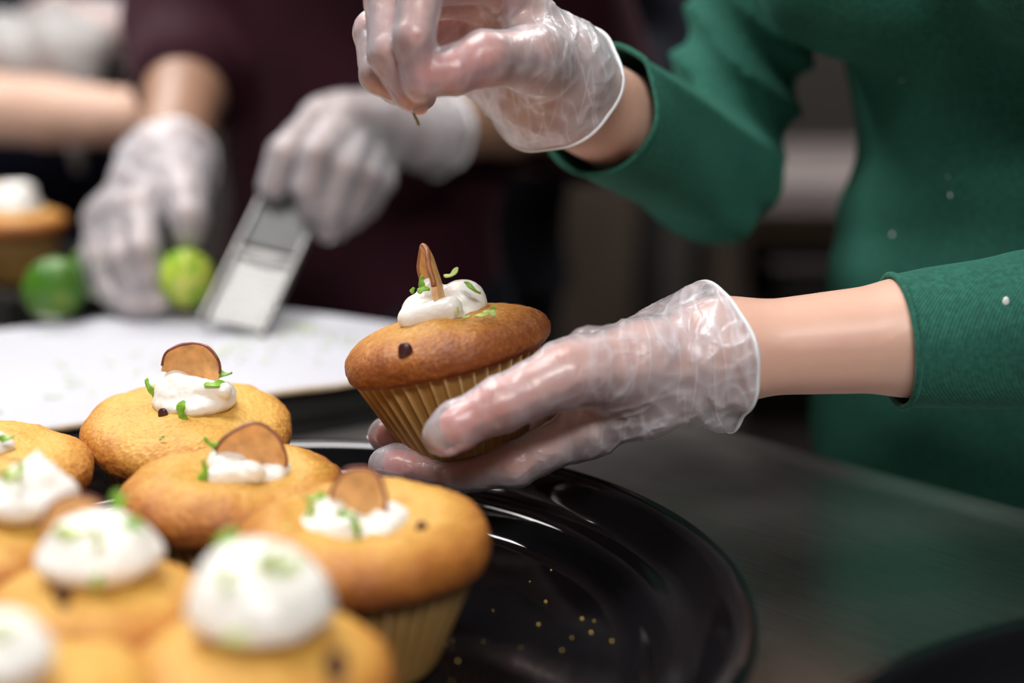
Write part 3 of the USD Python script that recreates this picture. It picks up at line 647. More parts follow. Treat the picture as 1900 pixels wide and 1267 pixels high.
LP = A(345, 517, 1.040)
t = thing('lime', 'partly zested yellow-green lime pinched in the gloved hand', 'lime', loc(LP)); obj('fruit', lime_mesh(0.0205, (0.2, -0.5, 0.85), 4), 'lime_zested', t, smooth=True)

GB = stand(430, 0.990, PZ + 0.003); GU = A(536, 392, 1.045) - GB; GL = np.linalg.norm(GU); GU /= GL
GR = A(490, 632, .985) - A(375, 600, 0.995); GR -= GU * (GR @ GU); GR /= np.linalg.norm(GR); GN = np.cross(GR, GU)
MG = np.eye(4); MG[:3, 0], MG[:3, 1], MG[:3, 2], MG[:3, 3] = GR, GU, GN, GB
g = thing('grater', 'flat steel hand grater leaning on the parchment under the gloved hand', 'grater', MG)
GW = 0.046; L_ = GL + 0.02
obj('blade', cat([box(0, L_ * .28, 0.001, GW - .004, L_ * .5, 0.0012, 0, .0004)]), 'grater_steel', g)
obj('grip_plate', box(0, L_ * .77, 0.0012, GW - .004, L_ * .44, 0.0030, 0, .001), 'grater_dark', g)
for s in (-1, 1):
    obj('side_rail', box(s * GW / 2, L_ / 2, 0.002, 0.004, L_, 0.008, 0, .0012), 'grater_steel', g)
a = np.linspace(-1, 1, 15)
obj('cross_band', tube(np.stack([a * GW / 2, L_ * .5 - 0.004 * (1 - a * a), 0.003 + 0 * a], 1), 0.0028, 8), 'grater_steel', g)
teeth = []
for r in range(11):
    for c in range(7):
        m = trimesh.creation.cone(0.0017, 0.0016, sections=6); m.apply_translation(((c - 3) * 0.0056 + (r % 2) * .0028 - .0014, 0.006 + r * 0.0052, 0.0016)); teeth.append(m)
obj('teeth', cat(teeth), 'grater_steel', g, kind='stuff')
L = []
for k in range(84):
    cx, cw, sg = ((0.145, 0.10, .02), (0.10, 0.06, .045), (0.20, 0.09, .03), (0.235, 0.13, .02))[k % 4]
    p = MP[:3, 3] + PF * rng.normal(cx, sg) + PD * np.clip(rng.normal(cw, sg * .6), .01, .25) + V(0, 0, 0.0302)
    ang = rng.uniform(0, 6.28); L.append(ribbon(p, V(math.cos(ang), math.sin(ang), 0.1), UZ, rng.uniform(.003, .007), .0018, rng.uniform(-1.5, 1.5), k, .0006))
obj('lime_zest_shavings', cat(L), 'zest_pale', label='loose green lime zest shavings scattered on the white parchment', cat='zest', kind='stuff', smooth=40)

# far dark tray with another muffin
ft = thing('oven_tray', 'dark oven tray at the far left carrying the finished muffins', 'tray', loc(stand(-10, 1.297, 0)))
obj('tray_base', box(0, 0, 0.006, 0.36, 0.14, 0.008, -.785), 'pan', ft)
for k, (x, y, sx, sy) in enumerate(((0, -.07, .37, .012), (0, .07, .37, .012), (-.18, 0, .012, .15), (.18, 0, .012, .15))):
    c, s_ = math.cos(-.785), math.sin(-.785); obj('tray_wall', box(x * c - y * s_, x * s_ + y * c, 0.014, sx, sy, 0.028, -.785), 'pan', ft)
for lab, u, dd in (('blurred cream-topped muffin on the oven tray at the far left', 38, 1.265), ('muffin cropped by the left edge on the far oven tray', -75, 1.33)):
    b = stand(u, dd, 0.011)
    t, M = muffin('muffin', lab, b, R=0.0455, seed=90 + int(dd * 10), bake=0.1, group='muffins on the far tray')
    c = b + V(0, 0, 0.066)
    cream(t, M, [(c, V(.024, .022, .010)), (c + V(-.006, 0, .010), V(.017, .016, .011)), (c + V(.008, 0, .012), V(.012, .012, .010))], 0.004, 0.0014, 3)
    fl = apple_slice(c + V(-.018, -.008, .01), V(1, .2, 0), UZ, .013, .014, .3, 5); p = obj('apple_chip', fl[0], 'apple', t, M=M); obj('rind', fl[1], 'apple_skin', p, M=M)

# ------------------------------------------------------------------ people
FACE, LEFT = -N_OUT, V(0.7071, -0.7071, 0)       # everybody stands along the far edge and faces in over the worktop

def hand_field(H, s=1.0):
    "distance field of a hand: palm with knuckles, four separate bent fingers and a thumb"
    w, tj, fj = H['w'], H['t'], H['f']
    mcp = np.array([c[0] for c in fj]); mid = mcp.mean(0)
    wi = [w + (m - mid) * 0.38 for m in mcp]
    def f(P):
        d = smin(cap(P, wi[0], mcp[0], .0130 * s, .0112 * s), cap(P, wi[1], mcp[1], .0130 * s, .0112 * s), .012 * s)
        for i in (2, 3): d = smin(d, cap(P, wi[i], mcp[i], .0125 * s, .0102 * s), .012 * s)
        for i in range(3): d = smin(d, cap(P, mcp[i], mcp[i + 1], .0098 * s, .0095 * s), .008 * s)
        d = smin(d, cap(P, w, tj[0], .0165 * s, .0150 * s), .012 * s)
        d = smin(d, cap(P, tj[0], tj[1], .0150 * s, .0125 * s), .012 * s)
        d = smin(d, cap(P, tj[1] * .8 + tj[0] * .2, mcp[0] * .55 + w * .45, .009 * s, .010 * s), .014 * s)
        for i, c in enumerate(fj):
            k = s * (1.0, 1.04, .98, .86)[i]
            d = smin(d, cap(P, c[0], c[1], .0098 * k, .0089 * k), .006 * s)
            q = smin(cap(P, c[1], c[2], .0089 * k, .0079 * k), cap(P, c[2], c[3], .0080 * k, .0067 * k), .0015 * s)
            q = smin(q, cap(P, c[1], c[1], .0092 * k, .0092 * k), .002 * s)
            d = smin(d, q, .0018 * s)
        d = smin(d, smin(cap(P, tj[1], tj[2], .0122 * s, .0106 * s), cap(P, tj[2], tj[3], .0107 * s, .0085 * s), .003 * s), .004 * s)
        return d
    return f
def span(H, *more):
    p = np.array([H['w'], *H['t'], *[q for c in H['f'] for q in c], *more]); return p.min(0) - .03, p.max(0) + .03

def loops(m):
    "closed boundary loops of an open mesh, as point lists"
    e = np.sort(m.edges, axis=1); u, c = np.unique(e, axis=0, return_counts=True)
    nb = {}
    for a, b in u[c == 1]: nb.setdefault(a, []).append(b); nb.setdefault(b, []).append(a)
    out, seen = [], set()
    for s0 in nb:
        if s0 in seen: continue
        L = [s0]; seen.add(s0)
        while True:
            nx = [q for q in nb[L[-1]] if q not in seen]
            if not nx: break
            L.append(nx[0]); seen.add(nx[0])
        if len(L) > 12: out.append(np.asarray(m.vertices)[L])
    return out
def even(L, n):
    L = np.vstack([L, L[:1]]); s = np.r_[0, np.cumsum(np.linalg.norm(np.diff(L, axis=0), axis=1))]
    q = np.linspace(0, s[-1], n, endpoint=False)
    p = np.stack([np.interp(q, s, L[:, k]) for k in range(3)], 1)
    for i in range(2): p = 0.5 * p + 0.25 * (np.roll(p, 1, 0) + np.roll(p, -1, 0))
    return p

def cut(m, o, n):
    "the part of m behind the plane (o, n), with a clean open edge"
    r = trimesh.intersections.slice_mesh_plane(m, -np.asarray(n), o, cap=False)
    r.merge_vertices()
    parts = r.split(only_watertight=False)
    return max(parts, key=lambda q: len(q.faces))

def glove(H, hf, cc, cn, cr, tips, seed, h, s=1.0, wr=0.0010, off=0.0013, extra=(), stretch=None, loose=0.012, back=0.55, r0=.0235):
    "vinyl glove over the hand H: cuff centre cc, plane normal cn (towards the elbow), radius cr"
    w = H['w']; mid = np.array([c[0] for c in H['f']]).mean(0)
    a0 = w * back + mid * (1 - back); a1 = cc + cn * 0.012
    FX = frame(cn)
    def f(P):
        d = hf(P) - off
        ax = (P - cc) @ FX.astype(np.float32); ang = np.arctan2(ax[:, 1], ax[:, 0])
        wob = 0.0022 * np.sin(3 * ang + seed) + 0.0014 * np.sin(7 * ang + seed * 2)
        tt = np.clip(1 + ax[:, 2] / 0.05, 0, 1)
        d = smin(d, cap(P, a0, a1, r0 * s, cr) - wob * tt, loose)
        for p, r in tips: d = smin(d, cap(P, p[0], p[1], r, r * .9), .004)
        for e in extra: d = smin(d, cap(P, *e), .008)
        return d
    pts = [q for p, r in tips for q in p] + [q for e in extra for q in e[:2]]
    lo, hi = span(H, a1 + cr, a1 - cr, *pts)
    m = nets(f, lo, hi, h, .003, 4)
    m = cut(m, cc, cn)
    v, n = np.asarray(m.vertices), normals(m)
    # creases: long ridges running round the hand, denser towards the wrist
    S = frame(cc - mid) if stretch is None else stretch
    q = v @ S
    p1 = q * V(38, 38, 95); p1 = p1 + 1.1 * (meshkit.noise(q * 45, seed) - .5)[:, None]
    r1 = ridged(p1, seed + 1) ** 5
    p2 = q * V(130, 130, 60) + 1.3 * (meshkit.noise(q * 60, seed + 4) - .5)[:, None]
    r2 = ridged(p2, seed + 2) ** 6
    near = np.clip(1 - np.linalg.norm(v - cc, axis=1) / 0.11, 0.12, 1)
    fold = np.clip(0.9 * r1 + 0.75 * r2, 0, 1) * (0.35 + 0.65 * near)
    m.vertices = v + n * (wr * (r1 + .7 * r2) * (.3 + near))[:, None]
    return m, fold, np.clip(.18 + 1.0 * near, 0, 1)
def wear(parent, MW, H, hf, far, *a, **k):
    m, fold, cr_ = glove(H, hf, *a, **k)
    g = obj('glove', m, 'vinyl_far' if far else 'vinyl', parent, smooth=True, attr={'fold': fold, 'crease': cr_}, M=MW)
    L = max(loops(m), key=len)
    obj('cuff_bead', tube(even(L, 90), 0.0011 if not far else .0014, 8, True), 'vinyl_bead', g, M=MW, smooth=True)
    return m

def torso_field(secs, lead=FACE, lat=LEFT):
    "stacked ellipses (z, x, y, half depth, half width)"
    S = np.array(secs, float); lead, lat = lead.astype(np.float32), lat.astype(np.float32)
    from scipy.interpolate import PchipInterpolator
    it = PchipInterpolator(S[:, 0], S[:, 1:])
    def f(P):
        z = np.clip(P[:, 2], S[0, 0], S[-1, 0]); c = it(z).astype(np.float32)
        q = P.copy(); q[:, 0] -= c[:, 0]; q[:, 1] -= c[:, 1]
        a, b = c[:, 2], c[:, 3]
        x, y = (q @ lead) / a, (q @ lat) / b
        k0 = np.sqrt(x * x + y * y) + 1e-6; k1 = np.sqrt((x / a) ** 2 + (y / b) ** 2) + 1e-6
        d = k0 * (k0 - 1) / k1
        d = np.where(k0 < .3, -np.minimum(a, b) * .7, d)
        e = np.maximum(P[:, 2] - S[-1, 0], S[0, 0] - P[:, 2])
        return np.where(e > 0, np.sqrt(np.maximum(d, 0) ** 2 + e * e), np.maximum(d, e))
    return f

def union(parts):
    try:
        M_ = [manifold3d.Manifold(manifold3d.Mesh(np.asarray(p.vertices, np.float32), np.asarray(p.faces, np.uint32))) for p in parts]
        u = M_[0]
        for x in M_[1:]: u = u + x
        if u.status() == manifold3d.Error.NoError and u.num_tri() > 100: return trimesh.Trimesh(*meshkit.arrays(u)[:2], process=False)
    except Exception as e: print('union', e)
    return cat(parts)

def figure(t, M, secs, neck, head, hair_long, legs, skin, trousers, arms, seed, hands=None):
    "body of one continuous mesh (arm meshes joined to trunk, neck and head), plus hair, eyes, trousers and shoes"
    tf = torso_field([(z, x, y, a - .008, b - .008) for z, x, y, a, b in secs])
    hd = np.asarray(head, float); look = FACE * .9 - UZ * .42; look /= np.linalg.norm(look)
    R = np.stack([LEFT, look, np.cross(LEFT, look)], 1); R[:, 2] *= np.sign(R[2, 2])
    hp = lambda x, y, z: hd + R @ V(x, y, z)
    def f(P):
        d = smin(tf(P), cap(P, neck, hp(0, -.02, -.05), .056, .052), .05)
        h = smin(ell(P, hd + R @ V(0, -.01, .02), (.075, .095, .100), R), cap(P, hp(0, .035, -.05), hp(0, .052, -.085), .048, .028), .03)
        h = smin(h, cap(P, hp(0, .086, .000), hp(0, .099, -.030), .008, .012), .012)
        h = smin(h, cap(P, hp(-.018, .082, -.062), hp(.018, .082, -.062), .009, .009), .008)
        for s in (-1, 1):
            h = -smin(-h, cap(P, hp(s * .032, .094, .012), hp(s * .034, .094, .012), .013, .013), .010)
            h = smin(h, ell(P, hp(s * .078, -.008, -.005), (.010, .020, .032), R), .006)
        return smin(d, h, .015)
    z = secs[0][0]
    lo = np.minimum(V(secs[0][1], secs[0][2], z), hd) - V(.24, .24, .1); hi = np.maximum(V(secs[-1][1], secs[-1][2], z), hd) + V(.24, .24, .2)
    trunk = nets(f, lo, hi, .007, .01, 2)
    body = union([trunk] + arms)
    fl = np.zeros(len(body.vertices))
    for H in hands or ():
        for c in H['f'] + [H['t']]:
            fl = np.maximum(fl, np.exp(-np.linalg.norm(body.vertices - c[3], axis=1) / .045)); fl = np.maximum(fl, .6 * np.exp(-np.linalg.norm(body.vertices - c[1], axis=1) / .03))
    obj('body', body, skin, t, M=M, smooth=True, attr={'flush': fl} if hands else None)
    def hf(P):
        o = -.004 if not hair_long else -.006
        d = ell(P, hp(0, -.022, .032), (.087, .108, .108), R)
        if hair_long: d = smin(d, cap(P, hp(0, -.10, .02), hp(0, -.12, -.06), .045, .02), .03)
        q = (P - hd.astype(np.float32)) @ R.astype(np.float32)
        return np.maximum(d, np.minimum(q[:, 1] - .035, 1) - np.clip(q[:, 2] - .05, -.02, .06)) + .0015 * np.sin(q[:, 0] * 420)
    obj('hair', nets(hf, hd - .2, hd + .2, .006, .008, 1), 'hair', t, M=M, smooth=True)
    for s in (-1, 1):
        e = trimesh.creation.icosphere(3, .0110); e.apply_translation(hp(s * .032, .0755, .010)); eo = obj('eye', e, 'eye', t, M=M, smooth=True)
        e = trimesh.creation.icosphere(3, .0058); e.apply_translation(hp(s * .032, .0822, .009)); obj('iris', e, 'iris', eo, M=M, smooth=True)
    hip = V(secs[0][1], secs[0][2], z + .06)
    feet = [V(hip[0], hip[1], .07) + LEFT * s * .10 + N_OUT * .01 for s in (-1, 1)]
    def tr(P):
        d = None
        for s, ft in zip((-1, 1), feet):
            h_ = hip + LEFT * s * .075; kn = (h_ + ft) / 2 + FACE * .0
            e = smin(cap(P, h_, kn, .085, .062), cap(P, kn, ft, .062, .048), .03); d = e if d is None else smin(d, e, .02)
        return smin(d, ell(P, hip + V(0, 0, .02), (.115, .115, .13)), .05)
    obj('trousers', nets(tr, hip - V(.3, .3, z + .04), hip + V(.3, .3, .16), .012, .01, 3), trousers, t, M=M, smooth=True)
    for ft in feet:
        g = V(ft[0], ft[1], .045)
        sh = nets(lambda P: np.maximum(smin(cap(P, g, g + FACE * .13 - V(0, 0, .01), .045, .036), cap(P, g, g + V(0, 0, .04), .043, .045), .03), 0.002 - P[:, 2]), g - .25, g + .25, .009, .01, 2)
        obj('shoe', sh, 'shoe', t, M=M, smooth=True)

def arm_field(H, hf, elbow, shoulder, rw, re, rs, flush=None):
    return lambda P: smin(smin(hf(P), smin(cap(P, H['w'], H['w'] * .55 + elbow * .45, rw, (rw + re) * .52), cap(P, H['w'] * .55 + elbow * .45, elbow, (rw + re) * .52, re), .01), .018), cap(P, elbow, shoulder, re, rs), .012)

def nail(t, M, tip, dirn, nrm, w=.0062, l=.0085):
    m = trimesh.creation.icosphere(3, 1.0); m.vertices = (np.asarray(m.vertices) * V(w, l, .0012)) @ np.stack([np.cross(dirn, nrm) / np.linalg.norm(np.cross(dirn, nrm)), dirn / np.linalg.norm(dirn), nrm / np.linalg.norm(nrm)], 1).T + tip
    obj('nail', m, 'nail', t, M=M, smooth=True)
J = lambda L: [A(*q) for q in L]

# --- the person in green
HL = dict(w=A(1330, 652, .655), t=J([(1190, 668, .640), (1045, 695, .622), (930, 750, .612), (850, 788, .611)]),
          f=[J([(1092, 795, .655), (955, 862, .655), (830, 880, .660), (735, 858, .662)]), J([(1085, 750, .680), (940, 848, .690), (805, 848, .693), (722, 806, .692)]),
             J([(1085, 705, .697), (965, 790, .722), (870, 790, .735), (800, 750, .738)]), J([(1095, 655, .705), (1000, 712, .732), (935, 715, .742), (880, 695, .745)])])
hfL = hand_field(HL)
HR = dict(w=A(1035, 165, .705), t=J([(1050, 125, .682), (978, 108, .648), (900, 108, .622), (838, 132, .614)]),
          f=[J([(925, -45, .655), (782, -28, .615), (768, 70, .608), (783, 148, .612)]), J([(905, -15, .678), (722, 0, .632), (722, 100, .622), (764, 170, .624)]),
             J([(885, 50, .698), (698, 60, .655), (704, 138, .640), (772, 176, .637)]), J([(872, 125, .708), (738, 112, .680), (735, 160, .662), (782, 176, .652)])])
hfR = hand_field(HR)
elL, shL = A(2140, 590, .665), V(.395, .665, 1.29)
elR, shR = A(1318, 318, .885), V(.20, .965, 1.30)
afL = arm_field(HL, hfL, elL, shL, .0205, .030, .045)
afR = arm_field(HR, hfR, elR, shR, .0240, .030, .036)
secs = [(.80, .345, .850, .105, .160), (.90, .340, .845, .110, .158), (.985, .332, .842, .102, .146), (1.075, .330, .842, .092, .130), (1.14, .318, .832, .096, .134), (1.20, .303, .820, .106, .146), (1.28, .294, .818, .100, .165), (1.345, .292, .822, .075, .120), (1.365, .293, .824, .060, .07)]
MG_ = loc((.33, .86, 0))
pg = thing('person', 'person in a dark green top and clear gloves sprinkling garnish over a held muffin', 'person', MG_)
arms = []
for H, af, sh in ((HL, afL, shL), (HR, afR, shR)):
    lo, hi = span(H, sh + .05, sh - .05, elL if H is HL else elR); arms.append(nets(af, lo - .03, hi + .03, .0022, .002, 12))
figure(pg, MG_, secs, V(.28, .81, 1.33), V(.225, .755, 1.52), True, None, 'hand_skin', 'denim', arms, 1, (HL, HR))
for H, fi in ((HL, 0), (HL, 1), (HR, 2), (HR, 3)):
    c = H['f'][fi]; dv = c[3] - c[2]; bend = np.cross(c[1] - c[0], c[3] - c[1]); nr = np.cross(dv, bend); nr = nr if nr @ (c[3] - (c[0] + c[2]) / 2) > 0 else -nr
    dv = dv / np.linalg.norm(dv); nr = nr / np.linalg.norm(nr); nail(pg, MG_, c[3] + nr * .0058 + dv * .001, dv, nr)
# shirt: trunk and both sleeves in one field, folds worked into it
tfs = torso_field(secs)
br = [V(.300, .820, 1.188) + FACE * .075 + LEFT * s * .066 for s in (-1, 1)]
cuffL, cuffR = A(1664, 632, .658), A(1112, 222, .745)
nL = A(1764, 622, .659) - cuffL; nL /= np.linalg.norm(nL); nR = elR - HR['w']; nR /= np.linalg.norm(nR)
cR0 = HR['w'] + nR * ((cuffR - HR['w']) @ nR)
def green(P):
    d = tfs(P) - .004
    for b in br: d = smin(d, ell(P, b, (.072, .072, .064)), .028)
    d = smin(d, cap(P, V(.29, .82, 1.30), shL, .075, .058), .05); d = smin(d, cap(P, V(.29, .82, 1.30), shR, .075, .058), .05)
    z, al = P[:, 2], P @ LEFT.astype(np.float32)
    d = d - .0022 * np.sin(z * 46 + al * 16 + 2.2 * np.sin(al * 13)) * np.clip((1.12 - z) / .1, 0, 1) - .0014 * np.sin(z * 90 - al * 30 + 2 * np.sin(z * 31))
    def sleeve(w, c0, n, el, sh, r0, r1, r2, seed, amp):
        q = smin(cap(P, c0 - n * .02, el, r0, r1), cap(P, el, sh, r1, r2), .02)
        t1 = np.linalg.norm(P - el.astype(np.float32), axis=1)
        ud = (sh - el) / np.linalg.norm(sh - el); tu = (P - el.astype(np.float32)) @ ud.astype(np.float32)
        s1 = P @ LEFT.astype(np.float32)
        fo = (1 - 2 * np.abs(np.sin(tu * 105 + s1 * 34 + 1.3 * np.sin(s1 * 38 + seed) + seed)) ** .7) * np.exp(-((tu - .065) / .06) ** 2)
        fo2 = np.sin(P @ np.array([70, 40, 130], np.float32) + seed) * np.exp(-(t1 / .09) ** 2)
        return q - amp * (fo + .7 * fo2)
    d = smin(d, sleeve(HR['w'], cR0, nR, elR, shR, .0335, .0400, .0465, 1.3, .0046), .012)
    d = smin(d, sleeve(HL['w'], cuffL, nL, elL, shL, .0290, .043, .050, 4.1, .0010), .012)
    return d
shirt = nets(green, V(-.02, .5, .80), V(.62, 1.12, 1.40), .0032, .006, 3)
for o, n in ((cR0 , nR), (cuffL, nL)):
    # only the sleeve end is cut: faces beyond the plane and close to the cuff
    side = (shirt.triangles_center - o) @ n; near = np.linalg.norm(shirt.triangles_center - o, axis=1) < .075
    keep = trimesh.Trimesh(shirt.vertices, shirt.faces[~near], process=False); part = trimesh.Trimesh(shirt.vertices, shirt.faces[near], process=False)
    part = trimesh.intersections.slice_mesh_plane(part, n, o, cap=False)
    shirt = cat([keep, part]); shirt.merge_vertices()
shirt = trimesh.intersections.slice_mesh_plane(shirt, V(0, 0, -1), V(.29, .82, 1.348), cap=False)
shirt = trimesh.intersections.slice_mesh_plane(shirt, V(0, 0, 1), V(.29, .82, .812), cap=False); shirt.merge_vertices()
sp_ = obj('shirt', shirt, 'green_knit', pg, M=MG_, smooth=True)
for L in sorted(loops(shirt), key=len)[-6:]:
    c = L.mean(0)
    if min(np.linalg.norm(c - cuffL), np.linalg.norm(c - cR0)) < .05:
        obj('cuff_hem', tube(even(L, 100), .0016, 8, True), 'green_knit', sp_, M=MG_, smooth=True)
# lint on the shirt
from scipy.spatial import cKDTree
def on_mesh(m, u, v):
    dr = A(u, v, 1.0) - CAM; dr /= np.linalg.norm(dr)
    q = np.asarray(m.vertices) - CAM; s = q @ dr; off = np.linalg.norm(q - s[:, None] * dr, axis=1)
    k = np.where(off < .004)[0]
    k = k[np.argmin(s[k])] if len(k) else np.argmin(off); return np.asarray(m.vertices)[k]
for k, (u, v, r) in enumerate(((1645, 435, .0011), (1753, 370, .0009), (1748, 328, .0005), (1873, 545, .0019), (1665, 157, .0005))):
    p = on_mesh(shirt, u, v); m = trimesh.creation.icosphere(2, r); m.vertices = m.vertices * V(.8, .5, 1.25); m.apply_translation(p); obj('lint', m, 'lint', sp_, M=MG_, smooth=True, label='white speck of lint or flour')
# gloves
cnL = .93 * (.98 * RT + .19 * UP) + .36 * FWD; cnL /= np.linalg.norm(cnL)
tipsL = [((A(850, 788, .611), A(825, 806, .610)), .0105), ((A(735, 858, .662), A(712, 862, .662)), .0082), ((A(722, 806, .692), A(712, 806, .692)), .0080)]
gx = [(A(1290, 590, .652), A(1300, 552, .655), .006, .007), (A(1290, 740, .65), A(1345, 765, .655), .010, .008), (A(1250, 735, .645), A(1200, 765, .650), .010, .010)]
wear(pg, MG_, HL, afL, False, A(1333, 662, .657), cnL, .0318, tipsL, 3, .0014, extra=gx, r0=.0265)
cnR = .50 * RT - .28 * UP + .82 * FWD; cnR /= np.linalg.norm(cnR)
tipsR = [((A(783, 148, .612), A(784, 156, .612)), .0078), ((A(764, 170, .624), A(769, 176, .624)), .0078), ((A(838, 132, .614), A(826, 136, .613)), .0100)]
wear(pg, MG_, HR, afR, False, A(1032, 158, .710), cnR, .0370, tipsR, 6, .0014, wr=.0007, back=.85, r0=.0310)
# the pinched sprig
hb = thing('herb_strand', 'thin brown-green garnish strand dangling from the pinched gloved fingertips', 'garnish', loc(A(772, 196, .628)))
pts = [A(772, 186, .630), A(769, 200, .628), A(767, 210, .627), A(771, 219, .627), A(776, 227, .627)]
obj('stem', tube(np.array(pts) - A(772, 196, .628), [.0006, .0005, .0005, .0007, .0005], 6), 'herb', hb, smooth=True)
obj('leaf', ribbon(A(774, 224, .6265) - A(772, 196, .628), .4 * RT - UZ, RT, .0045, .0022, .6, 2), 'herb', hb, smooth=True)

# --- the person in maroon, zesting
HM1 = dict(w=A(316, 300, 1.105), t=J([(338, 325, 1.085), (346, 368, 1.06), (351, 405, 1.045), (350, 436, 1.048)]),
           f=[J([(262, 388, 1.065), (268, 465, 1.035), (278, 516, 1.035), (291, 542, 1.045)]), J([(232, 388, 1.08), (228, 480, 1.045), (258, 545, 1.04), (290, 566, 1.035)]),
              J([(208, 395, 1.095), (192, 485, 1.065), (212, 545, 1.05), (255, 572, 1.035)]), J([(190, 405, 1.11), (176, 475, 1.085), (190, 520, 1.07), (222, 556, 1.055)])])
HM2 = dict(w=A(800, 235, 1.125), t=J([(730, 215, 1.10), (598, 222, 1.055), (532, 288, 1.045), (507, 345, 1.045)]),
           f=[J([(648, 215, 1.06), (588, 285, 1.02), (572, 350, 1.02), (577, 388, 1.035)]), J([(672, 228, 1.075), (638, 312, 1.03), (614, 385, 1.03), (606, 425, 1.045)]),
              J([(695, 245, 1.09), (676, 328, 1.05), (648, 390, 1.05), (626, 422, 1.06)]), J([(715, 265, 1.105), (705, 335, 1.075), (678, 382, 1.075), (652, 408, 1.08)])])
msecs = [(.80, -.135, 1.325, .105, .145), (.95, -.14, 1.32, .11, .145), (1.10, -.14, 1.31, .105, .142), (1.22, -.135, 1.29, .11, .155), (1.36, -.13, 1.275, .11, .18), (1.43, -.13, 1.275, .075, .12), (1.45, -.13, 1.275, .06, .07)]
MM = loc((-.11, 1.30, 0))
pm = thing('person', 'person in a maroon top and gloves grating lime zest over the parchment', 'person', MM)
elM1, shM1 = A(372, 45, 1.30), V(-.275, 1.425, 1.37)
elM2, shM2 = A(1085, 195, 1.28), V(.0, 1.15, 1.37)
arms, afm = [], []
for H, el, sh in ((HM1, elM1, shM1), (HM2, elM2, shM2)):
    hf_ = arm_field(H, hand_field(H, 1.08), el, sh, .0275, .036, .048); afm.append(hf_)
    lo, hi = span(H, sh + .06, sh - .06, el); arms.append(nets(hf_, lo - .03, hi + .03, .004, .003, 3))
figure(pm, MM, msecs, V(-.135, 1.265, 1.42), V(-.125, 1.175, 1.60), False, None, 'tan_skin', 'black_cloth', arms, 2)
tfm = torso_field(msecs)
def sleeve_cloth(tf, base, sh_el, r, amp=.003, seed=0):
    def f(P):
        d = tf(P) - .006
        z, al = P[:, 2], P @ LEFT.astype(np.float32)
        d = d - .006 * np.sin(al * 36 + 2 * np.sin(z * 7 + seed)) * np.clip((1.3 - z) / .3, 0, 1) - amp * np.sin(z * 40 + al * 30 + seed)
        for sh, el in sh_el:
            d = smin(d, cap(P, base, sh, .075, .065), .05); d = smin(d, cap(P, sh, el, r + .008, r), .02)
        return d
    return f
wM1, wM2 = HM1['w'], HM2['w']
e1 = elM1 + (wM1 - elM1) * .42; e2 = elM2 + (wM2 - elM2) * .12
cl = nets(sleeve_cloth(tfm, V(-.13, 1.275, 1.37), [(shM1, elM1), (elM1, e1), (shM2, elM2), (elM2, e2)], .050), V(-.55, .95, .80), V(.3, 1.65, 1.50), .006, .012, 3)
cl = trimesh.intersections.slice_mesh_plane(cl, V(0, 0, -1), V(0, 0, 1.437), cap=False)
obj('shirt', cl, 'maroon_cloth', pm, M=MM, smooth=True)
n1 = (elM1 - wM1) / np.linalg.norm(elM1 - wM1); n2 = (elM2 - wM2) / np.linalg.norm(elM2 - wM2)
wear(pm, MM, HM1, afm[0], True, A(318, 300, 1.108), n1, .036, [], 11, .0028, 1.08, wr=.0016, off=.0025)
wear(pm, MM, HM2, afm[1], True, A(812, 243, 1.13), n2, .037, [], 14, .0028, 1.08, wr=.0016, off=.0025)

# --- the person in navy with the piping bag, far left
def far_person(label, c, elbows, hands, cloth, skin, seed, sleeve=.8, bare=True, gloved=()):
    Mx = loc((c[0], c[1], 0)); t = thing('person', label, 'person', Mx)
    sc = [(.80, c[0], c[1], .11, .165), (.95, c[0], c[1], .112, .162), (1.10, c[0] - .005, c[1] - .005, .108, .155), (1.25, c[0] - .015, c[1] - .015, .112, .168), (1.38, c[0] - .02, c[1] - .02, .105, .175), (1.45, c[0] - .02, c[1] - .02, .07, .11), (1.47, c[0] - .02, c[1] - .02, .06, .07)]
    arms, she = [], []
    for s, el, H in zip((-1, 1), elbows, hands):
        sh = V(c[0] - .02, c[1] - .02, 1.38) + LEFT * s * .185
        hf_ = hand_field(H, 1.05); lo, hi = span(H, sh + .06, sh - .06, el)
        arms.append(nets(arm_field(H, hf_, el, sh, .029, .038, .048), lo - .03, hi + .03, .005, .004, 3)); she += [(sh, sh + (el - sh) * sleeve)] if bare else [(sh, el), (el, el + (H['w'] - el) * .9)]
    for k in gloved:
        H = hands[k]; cn = elbows[k] - H['w']; cn /= np.linalg.norm(cn)
        wear(t, Mx, H, arm_field(H, hand_field(H, 1.05), elbows[k], elbows[k] + UZ * .2, .029, .038, .048), True, H['w'] + cn * .02, cn, .040, [], 5, .004, 1.05, wr=.0015, off=.003, r0=.03)
    figure(t, Mx, sc, V(c[0] - .025, c[1] - .025, 1.44), V(c[0] - .07, c[1] - .07, 1.62), False, None, skin, cloth, arms, seed)
    tf = torso_field(sc)
    m = nets(sleeve_cloth(tf, V(c[0] - .02, c[1] - .02, 1.38), she, .054, .003, seed), V(c[0] - .5, c[1] - .5, .80), V(c[0] + .5, c[1] + .5, 1.52), .008, .014, 3)
    obj('shirt', trimesh.intersections.slice_mesh_plane(m, V(0, 0, -1), V(0, 0, 1.455), cap=False), cloth, t, M=Mx, smooth=True)
    return t, Mx
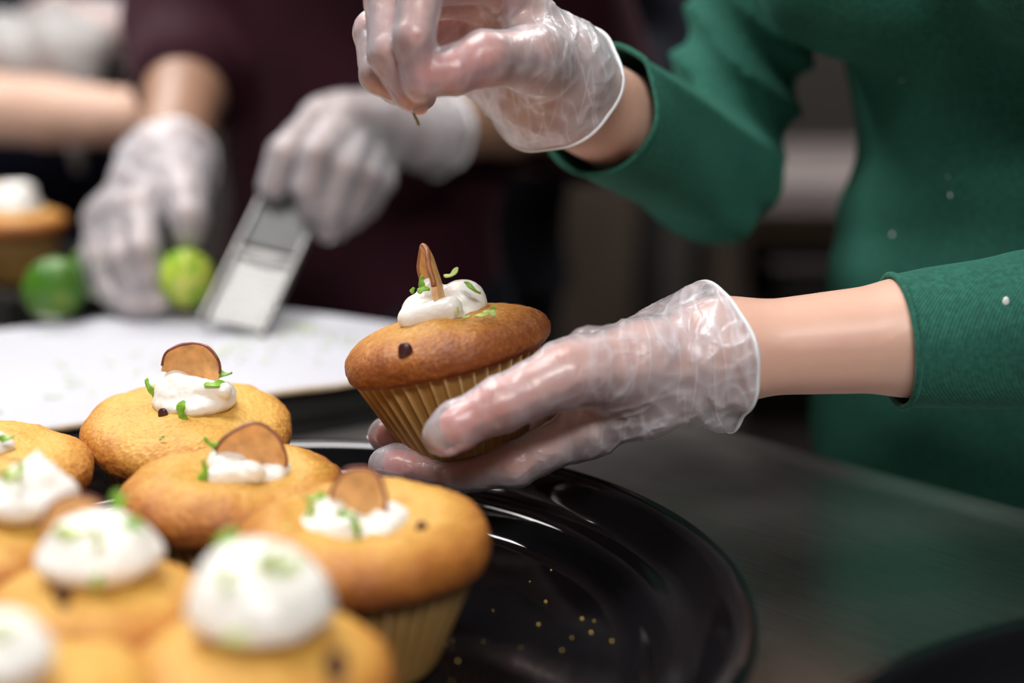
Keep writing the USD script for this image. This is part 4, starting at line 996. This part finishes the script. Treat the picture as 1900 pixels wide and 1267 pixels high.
def fist(w, dirn, side, nrm, s=1.05):
    "a loosely closed hand: from wrist w along dirn, thumb on side, palm towards nrm"
    d, a, n = (np.asarray(q, float) / np.linalg.norm(q) for q in (dirn, side, nrm))
    P_ = lambda x, y, z: w + s * (d * x + a * y + n * z)
    return dict(w=w, t=[P_(.025, .022, .008), P_(.055, .032, .020), P_(.080, .026, .034), P_(.098, .012, .042)],
                f=[[P_(.085, y, 0), P_(.118 - k, y * .95, .018), P_(.112 - k, y * .9, .042), P_(.092 - k, y * .9, .050)] for y, k in ((.024, .002), (.004, 0), (-.015, .003), (-.032, .010))])
NC = V(-.635, 1.86, 0)
w1, e1 = A(262, 222, 1.50), A(-120, 190, 1.52)
w2, e2 = A(250, 60, 1.66), A(330, 170, 1.80)
pn, Mn = far_person('person in navy at the far left holding a white piping bag over the muffins', NC, (e1, e2), (fist(w1, RT + .2 * UZ, -FWD, UZ), fist(w2, -RT + .3 * UZ, -FWD, -UZ, 1.0)), 'navy_cloth', 'skin', 3, gloved=(1,))
bag = thing('piping_bag', 'bulging white piping bag held above the far muffins', 'piping bag', loc(A(80, 90, 1.60)))
o = A(80, 90, 1.60)
def bf(P):
    d = smin(cap(P, A(30, 95, 1.60), A(120, 92, 1.60), px(62, 1.6), px(72, 1.6)), cap(P, A(120, 100, 1.60), A(143, 285, 1.60), px(66, 1.6), px(16, 1.6)), .03)
    d = smin(d, cap(P, A(10, 110, 1.60), A(-90, 130, 1.6), px(58, 1.6), px(40, 1.6)), .04)
    return d - .004 * np.sin(P[:, 0] * 110 + 40 * P[:, 2])
obj('bag', nets(bf, A(60, 150, 1.60) - .2, A(60, 150, 1.6) + .2, .004, .006, 3), 'bag', bag, M=loc(o), smooth=True)
obj('nozzle', tube([A(142, 275, 1.60) - o, A(147, 318, 1.60) - o], [.010, .005], 14), 'steel_dull', bag, smooth=40)

# --- somebody in black-navy behind
BC = V(-.075, 1.80, 0)
far_person('person in dark clothing standing behind the person in maroon', BC, (V(-.24, 2.0, 1.08), A(1225, 110, 1.78)), (fist(V(-.20, 1.86, .98), LEFT, -FACE, FACE), fist(A(1080, 215, 1.62), FACE, -LEFT, -UZ)), 'black_cloth', 'tan_skin', 5, bare=False)
